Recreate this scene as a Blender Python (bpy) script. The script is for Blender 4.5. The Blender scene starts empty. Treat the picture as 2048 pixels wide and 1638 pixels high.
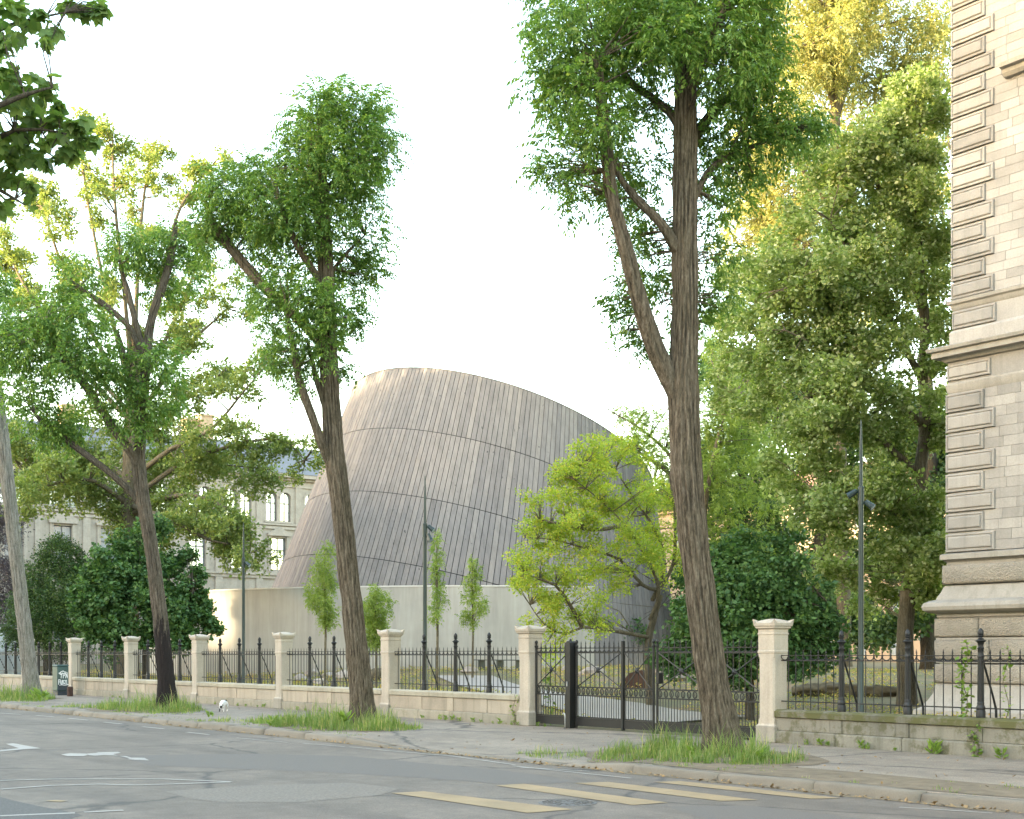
import bpy, bmesh, math, random
import numpy as np
from mathutils import Vector, Matrix, noise

random.seed(7)
rng = np.random.default_rng(11)
sc = bpy.context.scene
col = sc.collection

# ------------------------------------------------------------------ camera
FPX, CX, HY, EYE = 2700.0, 1024.0, 1307.0, 1.72      # focal length and principal lines in photo pixels
_n = math.hypot(2067.0, FPX)
S, C = 2067.0 / _n, FPX / _n                          # street runs along X, the park lies towards +Y
cam_d = bpy.data.cameras.new('camera')
cam = bpy.data.objects.new('camera', cam_d)
col.objects.link(cam)
cam.location = (0, 0, EYE)
cam.rotation_euler = (math.pi / 2, 0, math.atan2(C, S))
cam_d.sensor_fit = 'HORIZONTAL'
cam_d.sensor_width = 36
cam_d.lens = 36 * FPX / 2048
cam_d.shift_y = (HY - 819) / 2048
cam_d.clip_start = 0.1
cam_d.clip_end = 4000
sc.camera = cam

# ------------------------------------------------------------------ sky and sun
SUN_AZ = math.radians(197)       # clockwise from +Y
SUN_EL = math.radians(6.5)
world = bpy.data.worlds.new('World')
sc.world = world
world.use_nodes = True
wn = world.node_tree
sky = wn.nodes.new('ShaderNodeTexSky')
sky.sky_type = 'NISHITA'
sky.sun_disc = False
sky.sun_elevation = SUN_EL
sky.sun_rotation = SUN_AZ
sky.altitude = 100
sky.air_density = 1.0
sky.dust_density = 1.3
sky.ozone_density = 0.2
bg = wn.nodes['Background']
bg.inputs['Strength'].default_value = 0.15
wn.links.new(sky.outputs['Color'], bg.inputs['Color'])
sun_d = bpy.data.lights.new('sun', 'SUN')
sun_d.energy = 1.6
sun_d.angle = math.radians(1.0)
sun_d.color = (1.0, 0.80, 0.50)
sun = bpy.data.objects.new('sun', sun_d)
col.objects.link(sun)
_to = Vector((math.sin(SUN_AZ) * math.cos(SUN_EL), math.cos(SUN_AZ) * math.cos(SUN_EL), math.sin(SUN_EL)))
sun.rotation_euler = (-_to).to_track_quat('-Z', 'Y').to_euler()
sun.location = (0, 0, 40)
sc.view_settings.view_transform = 'Standard'
sc.view_settings.look = 'None'
sc.view_settings.exposure = 3.8
sc.view_settings.gamma = 1
sc.view_settings.use_curve_mapping = False
sc.cycles.max_bounces = 10
sc.cycles.diffuse_bounces = 6
sc.cycles.transparent_max_bounces = 8

# ------------------------------------------------------------------ pixel helpers
def P(px, py, F):
    r = (px - CX) / FPX * F
    return Vector((S * r - C * F, C * r + S * F, EYE + (HY - py) / FPX * F))
def PY(px, py, Y):
    return P(px, py, Y / (S + C * (px - CX) / FPX))
def PX(px, py, X):
    return P(px, py, X / (S * (px - CX) / FPX - C))
def G(px, py, z=0.0):
    return P(px, py, FPX * (EYE - z) / (py - HY))
def FX(px, Y):                    # X coordinate where the ray of a pixel column meets the plane Y
    return PY(px, HY, Y).x

# ------------------------------------------------------------------ object helpers
def link(o, parent=None):
    col.objects.link(o)
    if parent is not None:
        o.parent = parent
    return o
def tag(o, label=None, cat=None, group=None, kind=None):
    if label: o['label'] = label
    if cat: o['category'] = cat
    if group: o['group'] = group
    if kind: o['kind'] = kind
    return o
def empty(name, loc=(0, 0, 0), rz=0.0, label=None, cat=None, group=None):
    o = bpy.data.objects.new(name, None)
    o.empty_display_size = 0.2
    o.location = loc
    o.rotation_euler = (0, 0, rz)
    link(o)
    return tag(o, label, cat, group)
def obj_from(name, me, parent=None, loc=None, rz=None, scale=None):
    o = bpy.data.objects.new(name, me)
    link(o, parent)
    if loc is not None: o.location = loc
    if rz is not None: o.rotation_euler = (0, 0, rz)
    if scale is not None: o.scale = scale
    return o
class MB:
    def __init__(self):
        self.v = []; self.f = []
    def add(self, vs, fs):
        b = len(self.v)
        self.v.extend([tuple(p) for p in vs])
        self.f.extend([tuple(i + b for i in f) for f in fs])
        return self
    def box(self, x0, x1, y0, y1, z0, z1):
        return self.add([(x0, y0, z0), (x1, y0, z0), (x1, y1, z0), (x0, y1, z0), (x0, y0, z1), (x1, y0, z1), (x1, y1, z1), (x0, y1, z1)],
                        [(0, 3, 2, 1), (4, 5, 6, 7), (0, 1, 5, 4), (1, 2, 6, 5), (2, 3, 7, 6), (3, 0, 4, 7)])
    def bev(self, x0, x1, y0, y1, z0, z1, b=0.01):
        """box with chamfered vertical and horizontal edges"""
        vs = []; fs = []
        lv = [(z0, b), (z0 + b, 0), (z1 - b, 0), (z1, b)]
        for z, i in lv:
            k = b
            pts = [(x0 + i + k, y0 + i), (x1 - i - k, y0 + i), (x1 - i, y0 + i + k), (x1 - i, y1 - i - k), (x1 - i - k, y1 - i), (x0 + i + k, y1 - i), (x0 + i, y1 - i - k), (x0 + i, y0 + i + k)]
            vs += [(p[0], p[1], z) for p in pts]
        for l in range(3):
            for j in range(8):
                a = l * 8 + j; c = l * 8 + (j + 1) % 8
                fs.append((a, c, c + 8, a + 8))
        fs.append(tuple(range(7, -1, -1))); fs.append(tuple(range(24, 32)))
        return self.add(vs, fs)
    def lathe(self, prof, n=12, o=(0, 0, 0), flute=0.0, ph=0.0):
        vs = []; fs = []
        for (r, z) in prof:
            for j in range(n):
                a = 2 * math.pi * j / n + ph
                rr = r * (1 - (flute if j % 2 else 0))
                vs.append((o[0] + rr * math.cos(a), o[1] + rr * math.sin(a), o[2] + z))
        m = len(prof)
        for i in range(m - 1):
            for j in range(n):
                k = (j + 1) % n
                fs.append((i * n + j, i * n + k, (i + 1) * n + k, (i + 1) * n + j))
        fs.append(tuple(range(n - 1, -1, -1))); fs.append(tuple((m - 1) * n + j for j in range(n)))
        return self.add(vs, fs)
    def sqlathe(self, prof, o=(0, 0, 0)):
        """square section moulding: profile of (half width, z)"""
        return self.lathe([(r * math.sqrt(2), z) for r, z in prof], 4, o, 0, math.pi / 4)
    def tube(self, pts, rad, n=6, cap=True):
        pts = [Vector(p) for p in pts]
        m = len(pts)
        if not hasattr(rad, '__len__'): rad = [rad] * m
        vs = []; fs = []
        t = (pts[1] - pts[0]).normalized()
        a = t.orthogonal().normalized()
        for i in range(m):
            t = (pts[min(i + 1, m - 1)] - pts[max(i - 1, 0)])
            t = t.normalized() if t.length > 1e-9 else Vector((0, 0, 1))
            a = (a - t * a.dot(t)).normalized()
            b = t.cross(a)
            for j in range(n):
                an = 2 * math.pi * j / n
                vs.append(pts[i] + (a * math.cos(an) + b * math.sin(an)) * rad[i])
        for i in range(m - 1):
            for j in range(n):
                k = (j + 1) % n
                fs.append((i * n + j, i * n + k, (i + 1) * n + k, (i + 1) * n + j))
        if cap:
            fs.append(tuple(range(n - 1, -1, -1))); fs.append(tuple((m - 1) * n + j for j in range(n)))
        return self.add(vs, fs)
    def mesh(self, name, mat, smooth=False):
        me = bpy.data.meshes.new(name)
        me.from_pydata(self.v, [], self.f)
        me.materials.append(mat)
        if smooth:
            me.polygons.foreach_set('use_smooth', [True] * len(me.polygons))
        me.update()
        return me
    def build(self, name, mat, parent=None, smooth=False, loc=None, rz=None):
        return obj_from(name, self.mesh(name, mat, smooth), parent, loc, rz)
def auto_smooth(me, ang=40):
    me.polygons.foreach_set('use_smooth', [True] * len(me.polygons))
    bm = bmesh.new(); bm.from_mesh(me)
    lim = math.radians(ang)
    for e in bm.edges:
        if len(e.link_faces) == 2 and e.calc_face_angle(0) > lim:
            e.smooth = False
    bm.to_mesh(me); bm.free()
def np_mesh(name, V, F, mat, smooth=False):
    """V (n,3), F (m,k) arrays of equal sized faces"""
    me = bpy.data.meshes.new(name)
    V = np.ascontiguousarray(V, dtype=np.float32); F = np.ascontiguousarray(F, dtype=np.int32)
    m, k = F.shape
    me.vertices.add(len(V)); me.vertices.foreach_set('co', V.ravel())
    me.loops.add(m * k); me.loops.foreach_set('vertex_index', F.ravel())
    me.polygons.add(m)
    me.polygons.foreach_set('loop_start', np.arange(0, m * k, k, dtype=np.int32))
    me.polygons.foreach_set('loop_total', np.full(m, k, dtype=np.int32))
    if smooth: me.polygons.foreach_set('use_smooth', np.ones(m, dtype=bool))
    me.materials.append(mat)
    me.update(calc_edges=True)
    return me

# ------------------------------------------------------------------ materials
MATS = {}
def new_mat(name):
    m = bpy.data.materials.new(name); m.use_nodes = True
    nt = m.node_tree
    return m, nt, nt.nodes['Principled BSDF']
def N(nt, t, **kw):
    n = nt.nodes.new(t)
    for k, v in kw.items():
        if k in n.inputs: n.inputs[k].default_value = v
        else: setattr(n, k, v)
    return n
def coords(nt, scale=(1, 1, 1), obj=True):
    tc = N(nt, 'ShaderNodeTexCoord')
    mp = N(nt, 'ShaderNodeMapping')
    mp.inputs['Scale'].default_value = scale
    nt.links.new(tc.outputs['Object' if obj else 'Generated'], mp.inputs['Vector'])
    return mp.outputs['Vector']
def wcoords(nt, scale=(1, 1, 1)):
    g = N(nt, 'ShaderNodeNewGeometry')
    mp = N(nt, 'ShaderNodeMapping')
    mp.inputs['Scale'].default_value = scale
    nt.links.new(g.outputs['Position'], mp.inputs['Vector'])
    return mp.outputs['Vector']
def ramp(nt, src, stops):
    r = N(nt, 'ShaderNodeValToRGB')
    e = r.color_ramp.elements
    e[0].position, e[0].color = stops[0][0], (*stops[0][1], 1)
    e[1].position, e[1].color = stops[-1][0], (*stops[-1][1], 1)
    for p, c in stops[1:-1]:
        x = e.new(p); x.color = (*c, 1)
    nt.links.new(src, r.inputs['Fac'])
    return r.outputs['Color']
def noise_tex(nt, vec, scale, detail=4, rough=0.6):
    n = N(nt, 'ShaderNodeTexNoise', Scale=scale, Detail=detail, Roughness=rough)
    nt.links.new(vec, n.inputs['Vector'])
    return n.outputs['Fac']
def mix(nt, fac, a, b, mode='MIX'):
    m = N(nt, 'ShaderNodeMix', data_type='RGBA', blend_type=mode)
    for s, v in ((0, fac), (6, a), (7, b)):
        if hasattr(v, 'links') or hasattr(v, 'is_linked'): nt.links.new(v, m.inputs[s])
        else: m.inputs[s].default_value = v if s == 0 else (*v, 1)
    return m.outputs[2]
def bump(nt, bsdf, h, strength=0.3, dist=0.02):
    b = N(nt, 'ShaderNodeBump', Strength=strength, Distance=dist)
    nt.links.new(h, b.inputs['Height'])
    nt.links.new(b.outputs['Normal'], bsdf.inputs['Normal'])
def plain(name, colr, rough=0.7, metal=0.0, var=0.12, scale=6, bmp=0.0, bscale=40):
    m, nt, b = new_mat(name)
    v = wcoords(nt)
    n = noise_tex(nt, v, scale)
    lo = tuple(c * (1 - var) for c in colr); hi = tuple(min(1, c * (1 + var)) for c in colr)
    nt.links.new(ramp(nt, n, [(0.3, lo), (0.7, hi)]), b.inputs['Base Color'])
    b.inputs['Roughness'].default_value = rough
    b.inputs['Metallic'].default_value = metal
    if bmp:
        bump(nt, b, noise_tex(nt, v, bscale), bmp, 0.02)
    MATS[name] = m
    return m
def stone(name, base, dirt, fine=28, bmp=0.25, streak=True, objvar=0.10, mossy=None, rough=0.85):
    """weathered sandstone: mottling, rain streaks, per block tone, optional moss"""
    m, nt, b = new_mat(name)
    v = wcoords(nt)
    n1 = noise_tex(nt, v, 1.3, 5, 0.62)
    c = ramp(nt, n1, [(0.32, tuple(x * 0.86 for x in base)), (0.5, base), (0.72, tuple(min(1, x * 1.1) for x in base))])
    if streak:
        vs = wcoords(nt, (5, 5, 0.35))
        n2 = noise_tex(nt, vs, 1.0, 5, 0.7)
        c = mix(nt, ramp(nt, n2, [(0.5, (0, 0, 0)), (0.75, (0.75,) * 3)]), c, dirt)
    if objvar:
        oi = N(nt, 'ShaderNodeObjectInfo')
        c = mix(nt, 1.0, c, ramp(nt, oi.outputs['Random'], [(0, (1 - objvar,) * 3), (1, (1 + objvar,) * 3)]), 'MULTIPLY')
    n3 = noise_tex(nt, v, fine, 6, 0.7)
    c = mix(nt, 1.0, c, ramp(nt, n3, [(0.25, (0.82,) * 3), (0.75, (1.12,) * 3)]), 'MULTIPLY')
    if mossy:
        thr, mc = mossy
        n4 = noise_tex(nt, v, 3.2, 6, 0.7)
        c = mix(nt, ramp(nt, n4, [(thr, (0, 0, 0)), (thr + 0.1, (0.9,) * 3)]), c, mc)
    nt.links.new(c, b.inputs['Base Color'])
    b.inputs['Roughness'].default_value = rough
    bump(nt, b, n3, bmp, 0.02)
    MATS[name] = m
    return m
def leafmat(name, stops, trans=0.35, rough=0.55, clump=0.0):
    m, nt, b = new_mat(name)
    g = N(nt, 'ShaderNodeNewGeometry')
    # reflection and transmission share the colour, so each is half of it
    c = ramp(nt, g.outputs['Random Per Island'], [(p, tuple(min(0.8, x * 1.6) for x in k)) for p, k in stops])
    n = noise_tex(nt, wcoords(nt), 0.9, 3)
    c = mix(nt, 1.0, c, ramp(nt, n, [(0.3, (0.78, 0.82, 0.8)), (0.7, (1.2, 1.15, 1.1))]), 'MULTIPLY')
    nt.links.new(c, b.inputs['Base Color'])
    b.inputs['Roughness'].default_value = rough
    b.inputs['Specular IOR Level'].default_value = 0.35
    t = N(nt, 'ShaderNodeBsdfTranslucent')
    tc = mix(nt, 1.0, c, (1.15, 1.2, 0.55), 'MULTIPLY')
    nt.links.new(tc, t.inputs['Color'])
    ms = N(nt, 'ShaderNodeMixShader')
    ms.inputs[0].default_value = trans
    nt.links.new(b.outputs[0], ms.inputs[1]); nt.links.new(t.outputs[0], ms.inputs[2])
    nt.links.new(ms.outputs[0], nt.nodes['Material Output'].inputs['Surface'])
    MATS[name] = m
    return m
def barkmat(name, lo, mid, hi, scale=1.0, bmp=0.9, scar=None):
    m, nt, b = new_mat(name)
    v = coords(nt, (11 * scale, 11 * scale, 1.5 * scale))
    n1 = noise_tex(nt, v, 2.2, 7, 0.7)
    n2 = noise_tex(nt, coords(nt, (1, 1, 0.6)), 1.6, 4, 0.6)
    nf = noise_tex(nt, coords(nt, (1, 1, 0.35)), 46, 5, 0.75)
    c = ramp(nt, n1, [(0.34, lo), (0.47, mid), (0.66, hi)])
    c = mix(nt, ramp(nt, n2, [(0.45, (0, 0, 0)), (0.7, (0.5,) * 3)]), c, (mid[0] * 0.7, mid[1] * 0.78, mid[2] * 0.7))
    c = mix(nt, 1.0, c, ramp(nt, nf, [(0.3, (0.62,) * 3), (0.7, (1.3,) * 3)]), 'MULTIPLY')
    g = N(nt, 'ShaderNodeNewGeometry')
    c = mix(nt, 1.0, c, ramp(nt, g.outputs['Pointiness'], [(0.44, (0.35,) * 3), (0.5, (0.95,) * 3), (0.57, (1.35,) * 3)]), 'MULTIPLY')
    if scar:
        (x0, y0, zt, dx, dy) = scar
        tc = N(nt, 'ShaderNodeTexCoord')
        sp = N(nt, 'ShaderNodeSeparateXYZ'); nt.links.new(tc.outputs['Object'], sp.inputs[0])
        def math_(op, a, bb):
            q = N(nt, 'ShaderNodeMath', operation=op)
            for i, vv in enumerate((a, bb)):
                if hasattr(vv, 'is_linked'): nt.links.new(vv, q.inputs[i])
                else: q.inputs[i].default_value = vv
            return q.outputs[0]
        k = math_('MULTIPLY', sp.outputs['Z'], 0.36)
        k = math_('ADD', k, math_('MULTIPLY', noise_tex(nt, coords(nt, (6, 6, 0.9)), 1.6, 6, 0.75), 1.7))
        c = mix(nt, ramp(nt, math_('SUBTRACT', zt * 0.36 + 1.35, k), [(0.5, (0,) * 3), (0.60, (0.93,) * 3)]), c, (0.018, 0.014, 0.015))
    nt.links.new(c, b.inputs['Base Color'])
    b.inputs['Roughness'].default_value = 0.95
    b.inputs['Specular IOR Level'].default_value = 0.2
    bump(nt, b, mix(nt, 0.4, n1, nf), bmp, 0.06)
    MATS[name] = m
    return m

def build_materials():
    # asphalt of the road with fine aggregate, worn patches and old repairs
    for nm, a, bb, pt in (('asphalt', (0.122, 0.099, 0.079), (0.172, 0.141, 0.113), (0.098, 0.080, 0.066)), ('footway_asphalt', (0.188, 0.153, 0.119), (0.252, 0.207, 0.161), (0.160, 0.132, 0.104))):
        m, nt, b = new_mat(nm)
        v = wcoords(nt)
        n1 = noise_tex(nt, v, 0.35, 5, 0.6)
        c = ramp(nt, n1, [(0.35, a), (0.65, bb)])
        vl = wcoords(nt, (0.12, 1.1, 1))
        c = mix(nt, ramp(nt, noise_tex(nt, vl, 1.0, 4, 0.6), [(0.48, (0, 0, 0)), (0.62, (0.6,) * 3)]), c, pt)
        n2 = noise_tex(nt, v, 55, 4, 0.85)
        c = mix(nt, 1.0, c, ramp(nt, n2, [(0.3, (0.45,) * 3), (0.5, (1.0,) * 3), (0.70, (1.6,) * 3)]), 'MULTIPLY')
        # tar filled cracks
        vc = N(nt, 'ShaderNodeTexVoronoi', Scale=0.33); vc.feature = 'DISTANCE_TO_EDGE'
        nw = N(nt, 'ShaderNodeTexNoise', Scale=1.7, Detail=4.0); nt.links.new(v, nw.inputs['Vector'])
        nt.links.new(mix(nt, 0.35, v, nw.outputs['Color']), vc.inputs['Vector'])
        c = mix(nt, ramp(nt, vc.outputs['Distance'], [(0.0, (0.85,) * 3), (0.006, (0.6,) * 3), (0.016, (0, 0, 0))]), c, (0.045, 0.04, 0.036))
        c = mix(nt, ramp(nt, noise_tex(nt, v, 0.8, 6, 0.72), [(0.60, (0, 0, 0)), (0.72, (0.45,) * 3)]), c, (0.06, 0.052, 0.045))
        c = mix(nt, 1.0, c, ramp(nt, noise_tex(nt, v, 2.6, 5, 0.7), [(0.3, (0.78,) * 3), (0.7, (1.18,) * 3)]), 'MULTIPLY')
        n3 = noise_tex(nt, v, 9, 2, 0.5)
        c = mix(nt, ramp(nt, n3, [(0.74, (0, 0, 0)), (0.77, (0.8,) * 3)]), c, (0.03, 0.03, 0.032))
        nt.links.new(c, b.inputs['Base Color'])
        b.inputs['Roughness'].default_value = 0.8
        bump(nt, b, n2, 0.35, 0.01)
        MATS[nm] = m
    for nm, pc, t0 in (('road_paint', (0.33, 0.305, 0.275), 0.40), ('ochre_paint', (0.275, 0.196, 0.105), 0.38)):
        m, nt, b = new_mat(nm)
        v = wcoords(nt)
        w = noise_tex(nt, v, 26, 6, 0.8)
        w2 = noise_tex(nt, v, 1.6, 3, 0.6)
        c = ramp(nt, w, [(t0 - 0.06, (0.125, 0.108, 0.095)), (t0 + 0.02, pc), (0.75, tuple(x * 1.12 for x in pc))])
        c = mix(nt, 1.0, c, ramp(nt, w2, [(0.3, (0.8,) * 3), (0.7, (1.1,) * 3)]), 'MULTIPLY')
        nt.links.new(c, b.inputs['Base Color']); b.inputs['Roughness'].default_value = 0.75
        bump(nt, b, w, 0.3, 0.01)
        MATS[nm] = m
    plain('patch_asphalt', (0.085, 0.078, 0.072), 0.8, var=0.3, scale=30, bmp=0.3, bscale=90)
    plain('cast_iron_grey', (0.105, 0.095, 0.09), 0.6, 0.3, var=0.3, scale=30)
    stone('kerb_stone', (0.195, 0.165, 0.128), (0.10, 0.085, 0.065), fine=60, bmp=0.35, streak=False, objvar=0.12)
    stone('pillar_stone', (0.42, 0.365, 0.30), (0.30, 0.26, 0.21), fine=40, bmp=0.12, objvar=0.05)
    stone('plinth_stone', (0.30, 0.27, 0.225), (0.17, 0.155, 0.125), fine=40, bmp=0.2, objvar=0.08)
    stone('wall_stone', (0.36, 0.305, 0.24), (0.20, 0.18, 0.14), fine=40, bmp=0.2, objvar=0.10)
    stone('wall_base_stone', (0.29, 0.26, 0.205), (0.15, 0.14, 0.095), fine=40, bmp=0.25, objvar=0.12, mossy=(0.56, (0.17, 0.155, 0.075)))
    stone('coping_stone', (0.36, 0.325, 0.255), (0.22, 0.20, 0.13), fine=40, bmp=0.2, objvar=0.08, mossy=(0.60, (0.20, 0.185, 0.09)))
    stone('dark_wall_stone', (0.20, 0.185, 0.15), (0.09, 0.085, 0.06), fine=40, bmp=0.3, objvar=0.12, mossy=(0.50, (0.10, 0.095, 0.05)))
    stone('mossy_coping', (0.17, 0.155, 0.115), (0.08, 0.08, 0.045), fine=40, bmp=0.5, objvar=0.08, mossy=(0.42, (0.085, 0.085, 0.022)))
    stone('ashlar', (0.305, 0.287, 0.266), (0.22, 0.208, 0.196), fine=30, bmp=0.15, objvar=0.19)
    stone('quoin_stone', (0.285, 0.267, 0.246), (0.19, 0.18, 0.17), fine=34, bmp=0.25, objvar=0.16)
    stone('trim_stone', (0.30, 0.277, 0.243), (0.18, 0.167, 0.145), fine=30, bmp=0.15, objvar=0.05)
    stone('far_stone', (0.36, 0.315, 0.265), (0.28, 0.247, 0.21), fine=6, bmp=0.1, objvar=0.04)
    # bossed, vermiculated masonry
    m, nt, b = new_mat('bossed_stone')
    v = wcoords(nt)
    vo = N(nt, 'ShaderNodeTexVoronoi', Scale=26.0); vo.feature = 'F1'
    nn = N(nt, 'ShaderNodeTexNoise', Scale=12.0, Detail=3.0); nt.links.new(v, nn.inputs['Vector'])
    mv = mix(nt, 0.12, v, nn.outputs['Color'])
    nt.links.new(mv, vo.inputs['Vector'])
    n1 = noise_tex(nt, v, 1.3, 5)
    c = ramp(nt, n1, [(0.3, (0.23, 0.205, 0.168)), (0.7, (0.32, 0.288, 0.24))])
    nt.links.new(c, b.inputs['Base Color'])
    b.inputs['Roughness'].default_value = 0.9
    bump(nt, b, vo.outputs['Distance'], 0.8, 0.035)
    MATS['bossed_stone'] = m
    # board marked concrete
    m, nt, b = new_mat('concrete')
    v = wcoords(nt)
    n1 = noise_tex(nt, wcoords(nt, (2.2, 2.2, 0.18)), 1.4, 5, 0.65)
    c = ramp(nt, n1, [(0.3, (0.30, 0.285, 0.255)), (0.7, (0.385, 0.37, 0.335))])
    c = mix(nt, 1.0, c, ramp(nt, noise_tex(nt, v, 0.5, 4), [(0.3, (0.9,) * 3), (0.7, (1.08,) * 3)]), 'MULTIPLY')
    nt.links.new(c, b.inputs['Base Color'])
    b.inputs['Roughness'].default_value = 0.85
    bump(nt, b, n1, 0.2, 0.02)
    MATS['concrete'] = m
    plain('concrete_cap', (0.55, 0.53, 0.50), 0.6, var=0.06)
    # weathered grey larch boards
    for nm, src in (('grey_board', 'Object'), ('grey_board_joined', 'Island')):
        m, nt, b = new_mat(nm)
        if src == 'Object':
            rnd = N(nt, 'ShaderNodeObjectInfo').outputs['Random']
        else:
            rnd = N(nt, 'ShaderNodeNewGeometry').outputs['Random Per Island']
        c = ramp(nt, rnd, [(0, (0.195, 0.180, 0.180)), (0.5, (0.225, 0.207, 0.203)), (1, (0.258, 0.235, 0.224))])
        n1 = noise_tex(nt, wcoords(nt, (1.6, 1.6, 0.35)), 2.2, 6, 0.75)
        c = mix(nt, 1.0, c, ramp(nt, n1, [(0.28, (0.74,) * 3), (0.5, (1.0,) * 3), (0.74, (1.18,) * 3)]), 'MULTIPLY')
        n2 = noise_tex(nt, wcoords(nt, (1, 1, 0.6)), 5.5, 2, 0.5)
        c = mix(nt, ramp(nt, n2, [(0.70, (0,) * 3), (0.76, (0.7,) * 3)]), c, (0.05, 0.05, 0.055))
        nt.links.new(c, b.inputs['Base Color'])
        b.inputs['Roughness'].default_value = 0.95
        b.inputs['Specular IOR Level'].default_value = 0.15
        MATS[nm] = m
    plain('board_backing', (0.03, 0.03, 0.033), 0.9)
    plain('fence_iron', (0.006, 0.0065, 0.0078), 0.5, 0.0, var=0.25, scale=12)
    plain('gate_iron', (0.006, 0.0065, 0.007), 0.5, 0.0, var=0.2)
    plain('galvanised', (0.45, 0.46, 0.47), 0.4, 0.6)
    plain('mast_green', (0.010, 0.026, 0.028), 0.38, 0.0, var=0.1)
    plain('lens_glass', (0.35, 0.42, 0.48), 0.15, 0.0)
    plain('cabinet_green', (0.045, 0.085, 0.08), 0.5, var=0.25, scale=8)
    plain('cabinet_dark', (0.03, 0.04, 0.05), 0.55)
    plain('spray_white', (0.72, 0.72, 0.72), 0.6, var=0.05)
    plain('slate', (0.11, 0.11, 0.117), 0.5, var=0.1, scale=1.5)
    plain('zinc', (0.30, 0.33, 0.38), 0.45, 0.2)
    plain('chimney_brick', (0.42, 0.30, 0.20), 0.85, var=0.15, scale=5)
    plain('window_frame', (0.10, 0.10, 0.105), 0.5)
    m, nt, b = new_mat('pane_glass')
    b.inputs['Base Color'].default_value = (0.06, 0.08, 0.09, 1); b.inputs['Roughness'].default_value = 0.06
    b.inputs['Specular IOR Level'].default_value = 1.0
    b.inputs['Coat Weight'].default_value = 1.0
    b.inputs['Metallic'].default_value = 0.55
    b.inputs['Base Color'].default_value = (0.55, 0.60, 0.62, 1)
    MATS['pane_glass'] = m
    plain('pale_render', (0.36, 0.27, 0.185), 0.85, var=0.06, scale=0.6)
    plain('roof_tile', (0.22, 0.13, 0.09), 0.8)
    plain('garden_soil', (0.14, 0.095, 0.055), 0.95, var=0.35, scale=1.4, bmp=0.5, bscale=20)
    m, nt, b = new_mat('park_ground')
    v = wcoords(nt)
    c = ramp(nt, noise_tex(nt, v, 0.45, 5, 0.65), [(0.36, (0.105, 0.10, 0.045)), (0.5, (0.13, 0.115, 0.055)), (0.66, (0.20, 0.13, 0.07))])
    c = mix(nt, 1.0, c, ramp(nt, noise_tex(nt, v, 14, 5, 0.7), [(0.3, (0.6,) * 3), (0.7, (1.35,) * 3)]), 'MULTIPLY')
    nt.links.new(c, b.inputs['Base Color']); b.inputs['Roughness'].default_value = 0.95
    bump(nt, b, noise_tex(nt, v, 18), 0.6, 0.05)
    MATS['park_ground'] = m
    plain('path_concrete', (0.27, 0.24, 0.215), 0.8, var=0.06, scale=1.0)
    plain('far_ground', (0.12, 0.115, 0.09), 0.95, var=0.2, scale=0.05)
    plain('boulder_stone', (0.30, 0.25, 0.21), 0.9, var=0.3, scale=4, bmp=0.6, bscale=12)
    plain('rusty_steel', (0.055, 0.028, 0.02), 0.85, var=0.35, scale=4)
    plain('wood_log', (0.09, 0.075, 0.045), 0.9, var=0.35, scale=5, bmp=0.5, bscale=14)
    plain('bench_green', (0.05, 0.06, 0.055), 0.6)
    plain('white_panel', (0.50, 0.55, 0.60), 0.5, var=0.05)
    plain('gutter_dirt', (0.20, 0.155, 0.095), 0.95, var=0.35, scale=9, bmp=0.4, bscale=60)
    plain('repair_asphalt', (0.120, 0.103, 0.089), 0.8, var=0.16, scale=40, bmp=0.3, bscale=90)
    plain('coarse_asphalt', (0.165, 0.14, 0.116), 0.85, var=0.3, scale=30, bmp=0.4, bscale=60)
    plain('soil', (0.15, 0.115, 0.075), 0.95, var=0.3, scale=5, bmp=0.5, bscale=30)
    plain('dry_leaf', (0.26, 0.17, 0.08), 0.9, var=0.4, scale=30)
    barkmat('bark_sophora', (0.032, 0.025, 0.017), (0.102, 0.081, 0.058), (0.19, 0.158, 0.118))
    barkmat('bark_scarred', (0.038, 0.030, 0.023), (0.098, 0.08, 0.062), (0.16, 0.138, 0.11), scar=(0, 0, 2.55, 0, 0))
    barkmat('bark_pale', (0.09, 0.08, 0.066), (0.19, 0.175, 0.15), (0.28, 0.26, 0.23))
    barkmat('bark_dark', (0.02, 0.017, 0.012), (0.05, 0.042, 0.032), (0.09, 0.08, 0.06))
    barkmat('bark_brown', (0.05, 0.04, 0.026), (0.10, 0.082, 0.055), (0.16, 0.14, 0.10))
    leafmat('leaf_sophora', [(0, (0.048, 0.098, 0.024)), (0.5, (0.080, 0.148, 0.034)), (0.85, (0.118, 0.186, 0.044)), (1, (0.175, 0.22, 0.065))], 0.45)
    leafmat('leaf_plane', [(0, (0.065, 0.115, 0.038)), (0.6, (0.10, 0.158, 0.05)), (1, (0.14, 0.19, 0.065))], 0.52)
    leafmat('leaf_oak', [(0, (0.085, 0.125, 0.035)), (0.5, (0.125, 0.165, 0.05)), (1, (0.18, 0.20, 0.07))], 0.42)
    leafmat('leaf_linden', [(0, (0.095, 0.14, 0.042)), (0.45, (0.14, 0.19, 0.062)), (0.78, (0.195, 0.235, 0.10)), (1, (0.36, 0.38, 0.26))], 0.48)
    leafmat('leaf_gold', [(0, (0.15, 0.165, 0.062)), (0.5, (0.20, 0.205, 0.082)), (1, (0.25, 0.24, 0.11))], 0.45)
    leafmat('leaf_lime', [(0, (0.155, 0.22, 0.034)), (0.5, (0.215, 0.272, 0.042)), (0.85, (0.27, 0.30, 0.048)), (1, (0.36, 0.29, 0.05))], 0.5)
    leafmat('leaf_young', [(0, (0.10, 0.155, 0.030)), (1, (0.18, 0.225, 0.055))], 0.45)
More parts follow.
